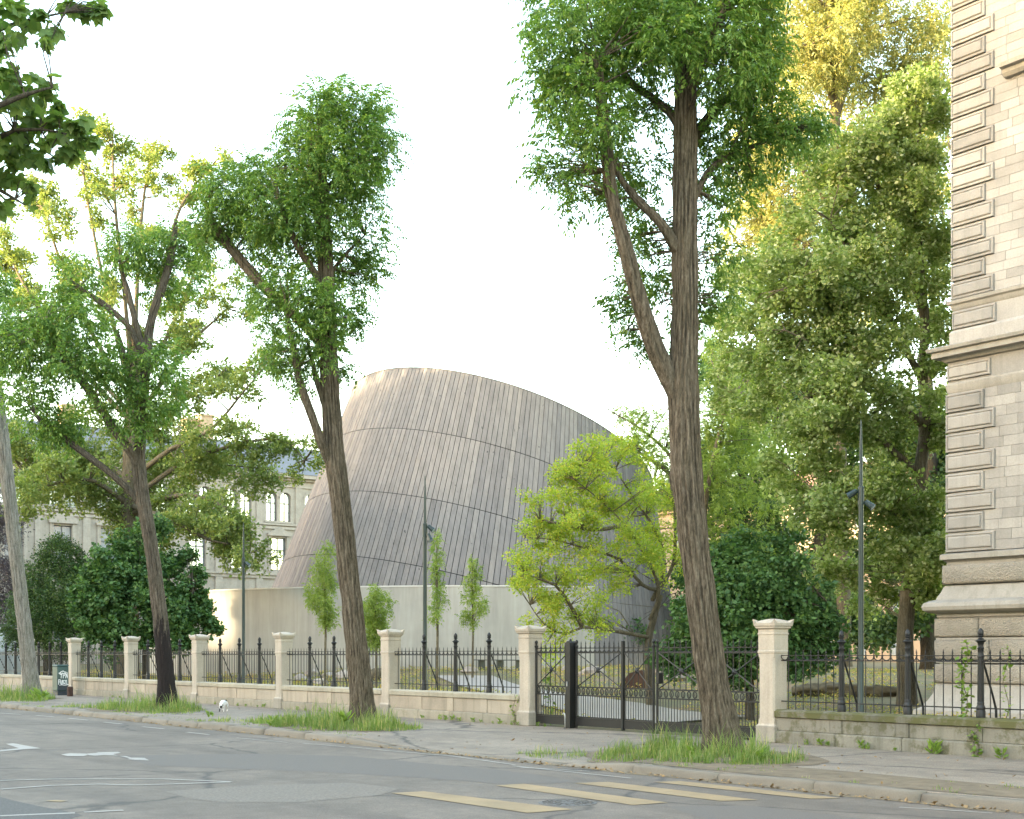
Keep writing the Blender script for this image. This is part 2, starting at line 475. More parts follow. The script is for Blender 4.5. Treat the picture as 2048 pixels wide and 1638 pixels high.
    leafmat('leaf_shrub', [(0, (0.028, 0.064, 0.022)), (0.6, (0.048, 0.10, 0.032)), (1, (0.085, 0.145, 0.045))], 0.32)
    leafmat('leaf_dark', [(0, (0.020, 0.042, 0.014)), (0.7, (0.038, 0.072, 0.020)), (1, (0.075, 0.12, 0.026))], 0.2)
    leafmat('leaf_purple', [(0, (0.03, 0.024, 0.034)), (1, (0.075, 0.062, 0.075))], 0.2)
    leafmat('grass_blade', [(0, (0.070, 0.118, 0.028)), (0.5, (0.110, 0.165, 0.042)), (0.82, (0.17, 0.20, 0.07)), (1, (0.30, 0.25, 0.13))], 0.42)
    leafmat('bed_plants', [(0, (0.13, 0.15, 0.035)), (0.5, (0.20, 0.19, 0.05)), (0.8, (0.28, 0.21, 0.07)), (1, (0.33, 0.19, 0.08))], 0.4)
    leafmat('weed_leaf', [(0, (0.075, 0.13, 0.022)), (1, (0.15, 0.21, 0.045))], 0.4)
    m, nt, b = new_mat('cat_fur')
    v = coords(nt)
    mk = ramp(nt, noise_tex(nt, v, 5.0, 2, 0.4), [(0.60, (0,) * 3), (0.63, (1,) * 3)])
    nt.links.new(mix(nt, mk, (0.66, 0.63, 0.60), (0.03, 0.028, 0.028)), b.inputs['Base Color'])
    b.inputs['Roughness'].default_value = 0.95
    bump(nt, b, noise_tex(nt, v, 120), 0.4, 0.01)
    MATS['cat_fur'] = m
    plain('cat_dark', (0.035, 0.032, 0.032), 0.9)
build_materials()
M = MATS

# ================================================================== THE SETTING
KY = 13.2                          # front of the kerb
FY = 18.62                         # centre line of the fence
def sstep(a, b, x):
    t = min(1, max(0, (x - a) / (b - a)))
    return t * t * (3 - 2 * t)
def kerb_drop(x):
    return sstep(-22.3, -20.6, x) * (1 - sstep(-15.6, -14.4, x))
def z_walk(x, y):
    d = kerb_drop(x) * (1 - sstep(13.3, 16.2, y))
    return 0.12 - 0.085 * d + 0.006 * noise.noise(Vector((x * 0.5, y * 0.7, 3)))
def z_park(x, y):
    z = 0.12
    z += 0.30 * sstep(-17.2, -15.6, x) * (1 - sstep(30, 60, y) * 0.3)
    w = sstep(-27, -31, x) if False else 1 - sstep(-31, -25, x)
    z += 0.34 * w * sstep(18.7, 20.5, y)
    z += 0.55 * sstep(24, 36, y) * (1 - sstep(-24, -16, x))
    z += 0.10 * noise.noise(Vector((x * 0.12, y * 0.12, 1.7))) * sstep(20, 26, y)
    return z
def grid(name, xs, ys, zf, mat, kind='structure'):
    V = [(x, y, zf(x, y)) for y in ys for x in xs]
    nx = len(xs)
    F = [(j * nx + i, j * nx + i + 1, (j + 1) * nx + i + 1, (j + 1) * nx + i) for j in range(len(ys) - 1) for i in range(nx - 1)]
    me = np_mesh(name, np.array(V), np.array(F), mat, True)
    o = obj_from(name, me)
    o['kind'] = kind
    return o
def frange(a, b, d):
    n = max(1, int(round((b - a) / d)))
    return [a + (b - a) * i / n for i in range(n + 1)]

MB().add([(-1500, -1500, -0.06), (1500, -1500, -0.06), (1500, 1500, -0.06), (-1500, 1500, -0.06)], [(0, 1, 2, 3)]).build('ground', M['far_ground'])['kind'] = 'structure'
grid('road', frange(-160, 30, 1.0), frange(3.0, KY + 0.02, 0.5), lambda x, y: 0.012 * noise.noise(Vector((x * 0.25, y * 0.3, 0))), M['asphalt'])
grid('footway', frange(-160, 30, 0.5), [KY + 0.15, KY + 0.165] + frange(KY + 0.18, FY + 0.05, 0.25), lambda x, y: -0.05 if y < KY + 0.16 else z_walk(x, y), M['footway_asphalt'])
grid('near_footway', frange(-120, 30, 2), [-44.9, -8, 2.8], lambda x, y: 0.12, M['footway_asphalt'])
park = grid('park_ground', frange(-150, 40, 1.5), frange(FY + 0.04, 100, 1.5), z_park, M['park_ground'])

# kerb: one stone after another
kerb = empty('kerb', (-30, KY, 0)); kerb['kind'] = 'structure'
x = -74.0
ki = 0
while x < -2:
    L = random.uniform(1.55, 1.8)
    d0 = kerb_drop(x + 0.05); d1 = kerb_drop(x + L - 0.05)
    t0 = 0.125 - 0.088 * d0 + random.uniform(-0.012, 0.012); t1 = 0.125 - 0.088 * d1 + random.uniform(-0.012, 0.012)
    dy = random.uniform(-0.018, 0.018)
    nseg = 7
    vs = []; fs = []
    prof = [(-0.02, -0.06), (0.0, 0.35), (0.008, 0.75), (0.035, 0.97), (0.07, 1.0), (0.185, 1.0), (0.19, -0.06)]
    for i in range(nseg):
        u = i / (nseg - 1)
        xx = x + 0.008 + (L - 0.016) * u
        if i == 0 or i == nseg - 1: pull = 0.008
        else: pull = 0
        tz = t0 + (t1 - t0) * u
        for (py_, pz) in prof:
            nz = 0.007 * noise.noise(Vector((xx * 3, py_ * 20, pz * 4)))
            vs.append((xx + 30, dy + py_ + nz + pull, max(-0.06, pz * tz + (nz - pull if pz > 0.3 else 0))))
    m_ = len(prof)
    for i in range(nseg - 1):
        for j in range(m_ - 1):
            a = i * m_ + j
            fs.append((a, a + m_, a + m_ + 1, a + 1))
    fs.append(tuple(range(m_))); fs.append(tuple(range((nseg - 1) * m_ + m_ - 1, (nseg - 1) * m_ - 1, -1)))
    MB().add(vs, fs).build('kerb_stone', M['kerb_stone'], kerb, True)
    x += L
MB().box(-120, 30, 2.8, 3.02, -0.05, 0.12).build('near_kerb', M['kerb_stone'])['kind'] = 'structure'

# road markings: thin sheets 4 mm over the asphalt
def z_road(x, y):
    return 0.012 * noise.noise(Vector((x * 0.25, y * 0.3, 0)))
def sheet(name, pts, mat, parent=None, dz=0.006, ragged=0.0):
    """polygon of world (x, y) points, finely split along its length so it follows the road"""
    bm = bmesh.new()
    vs = [bm.verts.new((p[0], p[1], 0)) for p in pts]
    bm.faces.new(vs)
    bmesh.ops.triangulate(bm, faces=bm.faces[:])
    for _ in range(3):
        ed = [e for e in bm.edges if e.calc_length() > 0.45]
        if ed: bmesh.ops.subdivide_edges(bm, edges=ed, cuts=1)
    bmesh.ops.triangulate(bm, faces=bm.faces[:])
    for v in bm.verts:
        if ragged and v.is_boundary:
            v.co.x += random.uniform(-ragged, ragged); v.co.y += random.uniform(-ragged, ragged)
        v.co.z = z_road(v.co.x, v.co.y) + dz
    bmesh.ops.recalc_face_normals(bm, faces=bm.faces[:])
    if sum(f.normal.z for f in bm.faces) < 0: bmesh.ops.reverse_faces(bm, faces=bm.faces[:])
    me = bpy.data.meshes.new(name); bm.to_mesh(me); bm.free()
    me.materials.append(mat)
    return obj_from(name, me, parent)
def pxs(pts):
    return [(G(a, b).x, G(a, b).y) for a, b in pts]
def strip(pts, w):
    """world polyline to polygon of width w"""
    P_ = [Vector((a, b)) for a, b in pts]
    L_, R_ = [], []
    for i in range(len(P_)):
        t = (P_[min(i + 1, len(P_) - 1)] - P_[max(i - 1, 0)]).normalized()
        n_ = Vector((-t.y, t.x)) * w / 2
        L_.append(P_[i] + n_); R_.append(P_[i] - n_)
    return [tuple(p) for p in L_ + R_[::-1]]
marks = empty('road_markings', (-20, 8, 0)); marks['kind'] = 'structure'
def mark(name, poly, mat='road_paint', ragged=0.008, dz=0.006):
    o = sheet(name, [(a + 20, b - 8) for a, b in poly], M[mat], marks, dz, 0.0)
    me = o.data
    for v in me.vertices:
        v.co.z = z_road(v.co.x - 20, v.co.y + 8) + dz
    o.location = (0, 0, 0)
    return o
for q in ([(781, 1588), (848, 1584.5), (1146, 1619.5), (1054, 1627)], [(990, 1572.5), (1048, 1569), (1337, 1605.5), (1265, 1610.5)], [(1148, 1567.5), (1216, 1565), (1518, 1600.5), (1440, 1602.5)], [(1306, 1565), (1362, 1563.5), (1684, 1597), (1620, 1598)]):
    mark('crossing_stripe', pxs(q), 'ochre_paint')
# dashed edge line of the parking lane and the long worn lines
for a, b in (((0, 1427), (42, 1429.5)), ((72, 1431.5), (108, 1434)), ((137, 1437), (175, 1440.5)), ((207, 1444.5), (246, 1448.5)), ((285, 1453.5), (328, 1457.5)), ((374, 1465), (418, 1470)), ((472, 1476.5), (575, 1486)), ((606, 1487.5), (690, 1494)), ((700, 1494), (790, 1503)), ((790, 1503), (905, 1513)), ((905, 1513), (1030, 1530)), ((1025, 1532), (1262, 1557.5)), ((1040, 1535), (1180, 1543)), ((1798, 1615), (1985, 1627))):
    A = G(*a); B = G(*b)
    w = 0.10 if a[0] < 460 else (0.06 if a[0] < 1790 else 0.05)
    mark('lane_line', strip([(A.x, A.y), (B.x, B.y)], w))
mark('lane_line', strip(pxs([(0, 1562.5), (100, 1559.5), (210, 1559), (330, 1559), (462, 1564.5)]), 0.09))
mark('lane_line', strip(pxs([(0, 1579.5), (100, 1572), (200, 1569), (270, 1571), (330, 1569.5), (460, 1565)]), 0.09))
mark('lane_line', strip(pxs([(0, 1632.5), (80, 1629), (150, 1626.5)]), 0.10))
mark('lane_line', strip(pxs([(168, 1625), (247, 1621)]), 0.10))
# bicycle symbol and arrows
mark('arrow_mark', pxs([(12, 1488.5), (26, 1487), (82, 1497), (50, 1499), (0, 1503.5), (0, 1501), (38, 1497)]))
mark('bicycle_mark', pxs([(122, 1509.5), (140, 1506.5), (172, 1507.5), (176, 1510), (168, 1512.5), (135, 1512.5)]))
mark('bicycle_mark', pxs([(173, 1507.2), (192, 1506.3), (196, 1504.8), (236, 1504.2), (242, 1506.3), (226, 1508.6), (236, 1511.6), (208, 1510.8), (190, 1511.8), (178, 1510.8)]))
mark('arrow_mark', pxs([(238, 1512.3), (252, 1512.6), (262, 1515.5), (289, 1516.2), (299, 1521.3), (270, 1520.2), (254, 1518.6), (260, 1516.6)]))
mark('repair_patch', pxs([(230, 1511), (520, 1508), (700, 1512), (860, 1527), (1010, 1541), (1180, 1566), (1000, 1569), (840, 1556), (640, 1543), (430, 1536), (300, 1531)]), 'repair_asphalt', dz=0.002)
mark('repair_patch', pxs([(330, 1583), (520, 1571), (700, 1566), (800, 1578), (760, 1592), (600, 1606), (450, 1606), (380, 1598)]), 'coarse_asphalt', dz=0.0025)
mark('repair_patch', pxs([(1330, 1612), (1500, 1611), (1750, 1640), (1420, 1640)]), 'repair_asphalt', dz=0.002)
# sandy dirt in the gutter
gd0 = []; gd1 = []
for i in range(150):
    xx = -62 + i * 0.36
    gd0.append((xx, KY - 0.012)); gd1.append((xx, KY - 0.07 - 0.13 * max(0, 0.45 + noise.noise(Vector((xx * 0.8, 0, 0))) + 0.5 * noise.noise(Vector((xx * 3.1, 4, 0))))))
mark('gutter_dirt', gd1 + gd0[::-1], 'gutter_dirt', dz=0.004)
mark('asphalt_patch', pxs([(0, 1594), (30, 1602), (75, 1612), (130, 1622), (165, 1630), (140, 1638), (0, 1640)]), 'patch_asphalt', dz=0.003)
mark('ochre_trace', pxs([(88, 1602.5), (112, 1600.5), (135, 1602.5), (120, 1604.3)]), 'ochre_paint')
# round manhole cover between the stripes
mc = G(1135, 1606)
mh = empty('manhole_cover', (mc.x, mc.y, z_road(mc.x, mc.y)), 0, 'round cast iron manhole cover beside the ochre crossing stripes', 'manhole cover')
MB().lathe([(0.34, -0.05), (0.34, 0.004), (0.30, 0.008), (0.30, 0.003), (0.05, 0.003)], 28).build('ring', M['cast_iron_grey'], mh)
lid = MB().lathe([(0.285, -0.05), (0.285, 0.006), (0.05, 0.008)], 28).build('lid', M['cast_iron_grey'], mh)
for k in range(14):
    a = k * 2 * math.pi / 14
    for rr in (0.12, 0.2, 0.26):
        MB().box(-0.03, 0.03, -0.012, 0.012, 0.004, 0.013).build('stud', M['cast_iron_grey'], lid, loc=(rr * math.cos(a + rr), rr * math.sin(a + rr), 0), rz=a)

# ------------------------------------------------------------------ fence: pillars, low walls, railings, gate
PIL_L = [-23.65 - 5.8 * k for k in range(8)]
PIL_R = [-16.54, -10.74, -4.94]
ZB = 0.12
def pillar_meshes():
    d = {}
    d['plinth'] = MB().bev(-0.225, 0.225, -0.225, 0.225, 0, 0.30, 0.012).mesh('plinth', M['plinth_stone'])
    m = MB().sqlathe([(0.215, 0.30), (0.19, 0.325), (0.185, 0.345)])
    ch = 0.03
    def octo(r, z, cc): return [(-r + cc, -r, z), (r - cc, -r, z), (r, -r + cc, z), (r, r - cc, z), (r - cc, r, z), (-r + cc, r, z), (-r, r - cc, z), (-r, -r + cc, z)]
    lv = [(0.345, 0.002), (0.40, 0.002), (0.43, ch), (1.52, ch), (1.55, 0.002), (1.60, 0.002)]
    vs = []; fs = []
    for z, cc in lv: vs += octo(0.185, z, cc)
    for i in range(len(lv) - 1):
        for j in range(8):
            a = i * 8 + j; b_ = i * 8 + (j + 1) % 8
            fs.append((a, b_, b_ + 8, a + 8))
    m.add(vs, fs)
    d['shaft'] = m.mesh('shaft', M['pillar_stone'])
    d['neck'] = MB().sqlathe([(0.185, 1.60), (0.197, 1.615), (0.197, 1.645), (0.187, 1.66), (0.187, 1.93), (0.198, 1.945), (0.198, 1.965), (0.187, 1.975), (0.187, 2.03)]).mesh('neck', M['pillar_stone'])
    c = MB().sqlathe([(0.187, 2.03), (0.20, 2.045), (0.225, 2.06), (0.225, 2.085), (0.245, 2.10), (0.25, 2.15), (0.235, 2.155), (0.17, 2.195), (0.08, 2.222), (0.01, 2.23)])
    for sx in (-1, 1):
        for sy in (-1, 1):
            # corner ears
            o = [(0.252, 0.252), (0.252, 0.165), (0.165, 0.165), (0.165, 0.252)]
            c.add([(sx * a, sy * b_, 2.145) for a, b_ in o] + [(sx * 0.262, sy * 0.262, 2.225), (sx * 0.25, sy * 0.2, 2.175), (sx * 0.18, sy * 0.18, 2.19), (sx * 0.2, sy * 0.25, 2.175)],
                  [(0, 1, 5, 4), (1, 2, 6, 5), (2, 3, 7, 6), (3, 0, 4, 7), (4, 5, 6, 7)])
    d['cap'] = c.mesh('cap', M['pillar_stone'])
    return d
PM = pillar_meshes()
ORD = ['first', 'second', 'third', 'fourth', 'fifth', 'sixth', 'seventh', 'eighth', 'ninth', 'tenth', 'eleventh', 'twelfth', 'thirteenth', 'fourteenth', 'fifteenth', 'sixteenth',
       'seventeenth', 'eighteenth', 'nineteenth', 'twentieth', 'twenty-first', 'twenty-second', 'twenty-third', 'twenty-fourth', 'twenty-fifth']
def pillar(x, label):
    e = empty('stone_pillar', (x, FY, ZB), 0, label, 'pillar', 'stone pillars of the park fence')
    for k in ('plinth', 'shaft', 'neck', 'cap'):
        obj_from(k, PM[k], e)
    return e
for k, x in enumerate(PIL_L):
    pillar(x, 'pale stone pillar carrying the gate hinges, beside the black motor post' if k == 0 else 'pale stone fence pillar, %s one after the hinge pillar along the light low wall' % ORD[k - 1])
pillar(PIL_R[0], 'pale stone pillar between the iron gate and the mossy low wall')
pillar(PIL_R[1], 'pale stone pillar between the two bays of mossy low wall')
pillar(PIL_R[2], 'pale stone pillar ending the second bay of mossy low wall')

def low_wall(x0, x1, top, mats, label, posts):
    e = empty('low_wall', ((x0 + x1) / 2, FY, ZB), 0, label, 'wall', 'low stone walls of the park fence')
    cx = (x0 + x1) / 2
    h = top - ZB
    base_m, blk_m, cop_m = mats
    y0 = -0.15
    zb, zc = 0.225, h - 0.145
    # base course stones
    n = 4
    for i in range(n):
        a = x0 + (x1 - x0) * i / n - cx; b_ = x0 + (x1 - x0) * (i + 1) / n - cx
        j = random.uniform(-0.006, 0.006)
        MB().bev(a + 0.003, b_ - 0.003, y0 - 0.035 + j, 0.16, -0.03, zb - 0.002, 0.02).build('base_block', base_m, e)
    edges = [x0 - cx] 
    for p in posts: edges += [p - cx - 0.13, p - cx + 0.13]
    edges.append(x1 - cx)
    for i in range(len(edges) - 1):
        pier = i % 2 == 1
        MB().bev(edges[i] + 0.003, edges[i + 1] - 0.003, y0 - (0.014 if pier else 0) + random.uniform(-0.003, 0.003), 0.15, zb, zc - 0.002, 0.008).build('pier_block' if pier else 'wall_block', blk_m, e)
    n = 4
    offs = [0, .29, .5, .77, 1] 
    for i in range(n):
        a = x0 + (x1 - x0) * offs[i] - cx; b_ = x0 + (x1 - x0) * offs[i + 1] - cx
        m_ = MB()
        j = random.uniform(-0.004, 0.004)
        pr = [(-0.185 + j, zc + 0.012), (-0.16, zc), (0.17, zc), (0.195, zc + 0.02), (0.195, h - 0.03), (0.15, h), (-0.12, h + j), (-0.19 + j, h - 0.035)]
        vs = [(xx, yy, zz) for xx in (a + 0.0025, b_ - 0.0025) for yy, zz in pr]
        k = len(pr)
        fs = [(q, (q + 1) % k, k + (q + 1) % k, k + q) for q in range(k)] + [tuple(range(k - 1, -1, -1)), tuple(range(k, 2 * k))]
        m_.add(vs, fs).build('coping_stone', cop_m, e)
    return e

def iron_meshes():
    d = {}
    pr = [(0.074, 0.0), (0.074, 0.10), (0.066, 0.12), (0.071, 0.135), (0.071, 0.16), (0.058, 0.185), (0.052, 0.20), (0.056, 0.22), (0.052, 0.24), (0.045, 0.25)]
    d['base'] = MB().lathe(pr, 14).mesh('base', M['fence_iron'])
    d['shaft'] = MB().lathe([(0.053, 0.25), (0.047, 0.93), (0.052, 0.935), (0.054, 0.955), (0.05, 0.97), (0.045, 0.98), (0.044, 1.06), (0.052, 1.07), (0.052, 1.09), (0.043, 1.10), (0.043, 1.13)], 16, flute=0.14).mesh('shaft', M['fence_iron'])
    d['capital'] = MB().lathe([(0.043, 1.13), (0.048, 1.16), (0.066, 1.185), (0.082, 1.195), (0.082, 1.205), (0.06, 1.215), (0.045, 1.225), (0.045, 1.235), (0.03, 1.245), (0.028, 1.255)], 14).mesh('capital', M['fence_iron'])
    d['finial'] = MB().lathe([(0.026, 1.255), (0.045, 1.27), (0.047, 1.285), (0.036, 1.295), (0.045, 1.305), (0.047, 1.325), (0.042, 1.355), (0.028, 1.38), (0.012, 1.392), (0.008, 1.40)], 14).mesh('finial', M['fence_iron'])
    return d
IM = iron_meshes()
for me in IM.values(): auto_smooth(me, 35)
def bar_mesh(z0, zt, mat, r=0.0095):
    """bar with collar and leaf shaped spear tip"""
    m = MB()
    m.lathe([(r, z0), (r, zt - 0.15), (r * 1.9, zt - 0.145), (r * 1.9, zt - 0.13), (r * 1.0, zt - 0.125), (r * 1.0, zt - 0.09)], 6)
    m.add([(0, 0, zt - 0.095), (0.018, 0, zt - 0.075), (0, 0.009, zt - 0.075), (-0.018, 0, zt - 0.075), (0, -0.009, zt - 0.075), (0, 0, zt)],
          [(0, 2, 1), (0, 3, 2), (0, 4, 3), (0, 1, 4), (1, 2, 5), (2, 3, 5), (3, 4, 5), (4, 1, 5)])
    return m.mesh('bar', mat)
def scroll_mesh(w, h, mat):
    """crescent between two bars: half ring open at the top with curled ends"""
    m = MB()
    pts = []
    for i in range(11):
        a = math.pi * (1.0 + i / 10.0)
        pts.append((w * 0.46 * math.cos(a), 0, h + h * 0.92 * math.sin(a)))
    pts = [(-w * 0.30, 0, h * 1.05), (-w * 0.38, 0, h * 1.16)] + pts + [(w * 0.38, 0, h * 1.16), (w * 0.30, 0, h * 1.05)]
    m.tube(pts, [0.004, 0.006] + [0.007 + 0.004 * math.sin(math.pi * i / 10) for i in range(11)] + [0.006, 0.004], 5)
    return m.mesh('scroll', mat)
BAR = bar_mesh(0.0, 1.08, M['fence_iron'])
SCROLL = scroll_mesh(0.18, 0.085, M['fence_iron'])
def railing(x0, x1, top, label, nsub=4):
    e = empty('iron_railing', ((x0 + x1) / 2, FY, top), 0, label, 'railing', 'black iron railings on the low walls')
    cx = (x0 + x1) / 2
    zr = [0.145, 0.875, 0.965]
    for i, z in enumerate(zr):
        h = 0.010 if i < 2 else 0.007
        MB().box(x0 - cx + 0.012, x1 - cx - 0.012, -0.011, 0.011, z - h, z + h).build('rail', M['fence_iron'], e)
    pitch = (x1 - x0) / nsub
    for k in range(1, nsub):
        xx = x0 + pitch * k - cx
        for nm in ('base', 'shaft', 'capital', 'finial'):
            obj_from('post_' + nm, IM[nm], e, (xx, 0, 0))
        # raking brace behind the post
        MB().tube([(xx + 0.0, 0.04, 0.93), (xx + 0.01, 0.30, 0.36), (xx + 0.01, 0.40, 0.12), (xx + 0.01, 0.41, -0.30)], [0.017, 0.017, 0.02, 0.022], 6).build('brace', M['fence_iron'], e)
    for k in range(nsub):
        a = x0 + pitch * k - cx
        st = pitch / 8.0
        for i in range(1, 8):
            obj_from('bar', BAR, e, (a + st * i, 0, 0))
        for i in range(0, 8):
            obj_from('scroll', SCROLL, e, (a + st * (i + 0.5), 0, 0.875))
    return e
for k in range(len(PIL_L) - 1):
    x0, x1 = PIL_L[k + 1] + 0.19, PIL_L[k] - 0.19
    posts = [x0 + (x1 - x0) * q / 4 for q in (1, 2, 3)]
    wh = 'light stone low wall, %s bay from the hinge pillar' % ORD[k]
    low_wall(x0, x1, 0.81, (M['wall_base_stone'], M['wall_stone'], M['coping_stone']), wh, posts)
    railing(x0, x1, 0.81, 'black iron spear railing with three posts, %s bay from the hinge pillar' % ORD[k])
for k, (wl_, rl_) in enumerate((('dark stained low wall with a mossy coping next to the gate pillar', 'black iron spear railing on the mossy wall next to the gate pillar'), ('dark stained low wall with a mossy coping, second bay from the gate pillar', 'black iron spear railing on the second bay of mossy wall'))):
    x0, x1 = PIL_R[k] + 0.19, PIL_R[k + 1] - 0.19
    low_wall(x0, x1, 0.72, (M['dark_wall_stone'], M['dark_wall_stone'], M['mossy_coping']), wl_, [x0 + (x1 - x0) * q / 4 for q in (1, 2, 3)])
    railing(x0, x1, 0.72, rl_)

# ---- the gate
GX0, GX1 = PIL_L[0] + 0.20, PIL_R[0] - 0.20
def gX(px): return FX(px, FY)
gate_parts = [gX(1073), gX(1146), gX(1247), gX(1311), gX(1420), GX1]
GBAR = bar_mesh(0.0, 0.99, M['gate_iron'], 0.010)
GSHORT = MB().lathe([(0.009, 0.0), (0.009, 0.45)], 6).mesh('bar', M['gate_iron'])
GSCR = scroll_mesh(0.16, 0.075, M['gate_iron'])
def ring_mesh(rx, rz, t):
    m = MB(); n = 12
    vs = []; fs = []
    for i in range(n):
        a = 2 * math.pi * i / n
        for rr, yy in ((1, -t), (1, t), (0.74, t), (0.74, -t)):
            vs.append((rx * rr * math.cos(a), yy, rz * rr * math.sin(a)))
    for i in range(n):
        k = (i + 1) % n
        for j in range(4):
            l = (j + 1) % 4
            fs.append((i * 4 + j, k * 4 + j, k * 4 + l, i * 4 + l))
    m.add(vs, fs)
    m.lathe([(0.006, -rz), (0.012, 0.0), (0.004, rz * 0.5)], 5)
    return m.mesh('ring', M['gate_iron'])
GRING = ring_mesh(0.055, 0.075, 0.008)
BOSS = MB().add(*(lambda n: ([(0.0, -0.055, 0.0)] + [(0.075 * (1 if j % 2 else 0.72) * math.cos(2 * math.pi * j / n), -0.02, 0.075 * (1 if j % 2 else 0.72) * math.sin(2 * math.pi * j / n)) for j in range(n)] + [(0.0, 0.04, 0.0)],
      [(0, 1 + (j + 1) % n, 1 + j) for j in range(n)] + [(n + 1, 1 + j, 1 + (j + 1) % n) for j in range(n)]))(16)).mesh('boss', M['gate_iron'])
def gate_leaf(xa, xb, dividers, label):
    """one leaf from xa to xb; dividers split it into crossed panels"""
    e = empty('gate_leaf', (xa, FY, ZB), 0, label, 'gate', 'leaves of the iron park gate')
    L = xb - xa
    MB().box(0, L, -0.02, 0.02, 0.06, 0.235).build('kick_plate', M['gate_iron'], e)
    for z, h in ((0.25, 0.012), (0.71, 0.014), (0.885, 0.014), (1.62, 0.016), (1.715, 0.009)):
        MB().box(0.0, L, -0.014, 0.014, z - h, z + h).build('rail', M['gate_iron'], e)
    ed = [0.0] + [d - xa for d in dividers] + [L]
    for d in (ed[0] + 0.0, ed[-1]):
        o = MB().lathe([(0.028, -0.05), (0.028, 1.70), (0.04, 1.72), (0.04, 1.75), (0.022, 1.76), (0.022, 1.79), (0.036, 1.82), (0.03, 1.85), (0.01, 1.87)], 10).build('stile', M['gate_iron'], e, loc=(d, 0, 0.02))
    for d in ed[1:-1]:
        MB().bev(d - 0.03, d + 0.03, -0.05, 0.03, 0.02, 1.86, 0.01).build('stile', M['gate_iron'], e)
    for a, b_ in zip(ed[:-1], ed[1:]):
        w = b_ - a
        n = max(3, int(round(w / 0.155)))
        st = w / n
        for i in range(1, n):
            obj_from('bar', GBAR, e, (a + st * i, 0, 0.885))
        for i in range(1, 2 * n):
            obj_from('short_bar', GSHORT, e, (a + st * i / 2, 0, 0.25))
        for i in range(n):
            obj_from('scroll', GSCR, e, (a + st * (i + 0.5), 0, 1.625))
            obj_from('ring', GRING, e, (a + st * (i + 0.5), 0, 0.797))
        for s_ in (0, 1):
            z0, z1 = (0.90, 1.605) if s_ == 0 else (1.605, 0.90)
            MB().tube([(a + 0.06, -0.02, z0), (b_ - 0.06, -0.02, z1)], 0.013, 5).build('cross_brace', M['gate_iron'], e)
        obj_from('boss', BOSS, e, ((a + b_) / 2, -0.03, 1.2525))
    return e
gate_leaf(gate_parts[0], gate_parts[1] - 0.10, [], 'narrow black iron wicket gate leaf between the hinge pillar and the motor post')
gate_leaf(gate_parts[1] + 0.12, gate_parts[3] - 0.055, [gate_parts[2]], 'black iron gate leaf with two crossed panels next to the motor post')
gr = gate_leaf(gate_parts[3] + 0.055, GX1 - 0.03, [gate_parts[4]], 'black iron gate leaf with crossed panels partly hidden behind the thick tree trunk')
MB().bev(-0.03, 0.03, -0.06, 0.06, 1.0, 1.22, 0.01).build('lock_box', M['gate_iron'], gr, loc=(0.10, -0.03, 0))
mp = empty('gate_motor_post', (gate_parts[1], FY - 0.05, ZB), 0, 'tall black rounded motor post standing in the iron gate', 'post')
m_ = MB()
prof = [(-0.075, 0.0), (0.075, 0.0), (0.075, 1.77), (0.06, 1.83), (0.02, 1.865), (-0.03, 1.865), (-0.065, 1.83), (-0.075, 1.77)]
vs = [(xx, yy, zz) for yy in (-0.10, 0.10) for xx, zz in prof]; k = len(prof)
m_.add(vs, [(q, (q + 1) % k, k + (q + 1) % k, k + q) for q in range(k)] + [tuple(range(k)), tuple(range(2 * k - 1, k - 1, -1))]).build('housing', M['gate_iron'], mp)
MB().lathe([(0.025, 1.855), (0.025, 1.90), (0.015, 1.915)], 10).build('beacon', M['fence_iron'], mp, loc=(-0.02, 0, 0))
MB().box(-0.02, 0.0, -0.12, -0.10, 0.9, 1.0).build('key_switch', M['galvanised'], mp, loc=(0, 0, 0))
gs = G(1151, 1452, ZB)
gst = MB().tube([(0, 0, 0), (0.0, 0, 0.28), (-0.01, 0, 0.32), (-0.05, 0, 0.335), (-0.08, 0, 0.30)], 0.014, 6).build('gate_stop', M['galvanised'], None, True, loc=(gate_parts[1] + 0.13, FY - 0.33, ZB))
tag(gst, 'small bent grey steel rod standing at the foot of the motor post', 'rod')

# ================================================================== BUILDINGS
def moulding(name, prof, x0, x1, y0, y1, mat, parent, off=(0, 0, 0)):
    """profile of (projection, z) swept along the street face and round the corner at (x0, y0)"""
    vs = []; fs = []
    for p, z in prof:
        vs += [(x1 - off[0], y0 - p - off[1], z - off[2]), (x0 - p - off[0], y0 - p - off[1], z - off[2]), (x0 - p - off[0], y1 - off[1], z - off[2])]
    for i in range(len(prof) - 1):
        for j in range(2):
            a = i * 3 + j
            fs.append((a, a + 3, a + 4, a + 1))
    me = MB().add(vs, fs).mesh(name, mat)
    auto_smooth(me, 32)
    return obj_from(name, me, parent)

# ---- stone building beside the park
BY, BX0, BX1, BY2 = 25.5, -17.5, 4.0, 44.0
def bz(py): return EYE + (HY - py) * 29.43 / FPX
sb = empty('stone_building', (BX0, BY, 0.4), 0, 'tall pale sandstone building with quoined corner and bossed base', 'building')
SO = (BX0, BY, 0.4)
lo = 0.078
def blk(name, x0, x1, y0, y1, z0, z1, mat, b=0.004):
    return MB().bev(x0 - SO[0], x1 - SO[0], y0 - SO[1], y1 - SO[1], z0 - SO[2], z1 - SO[2], b).build(name, mat, sb)
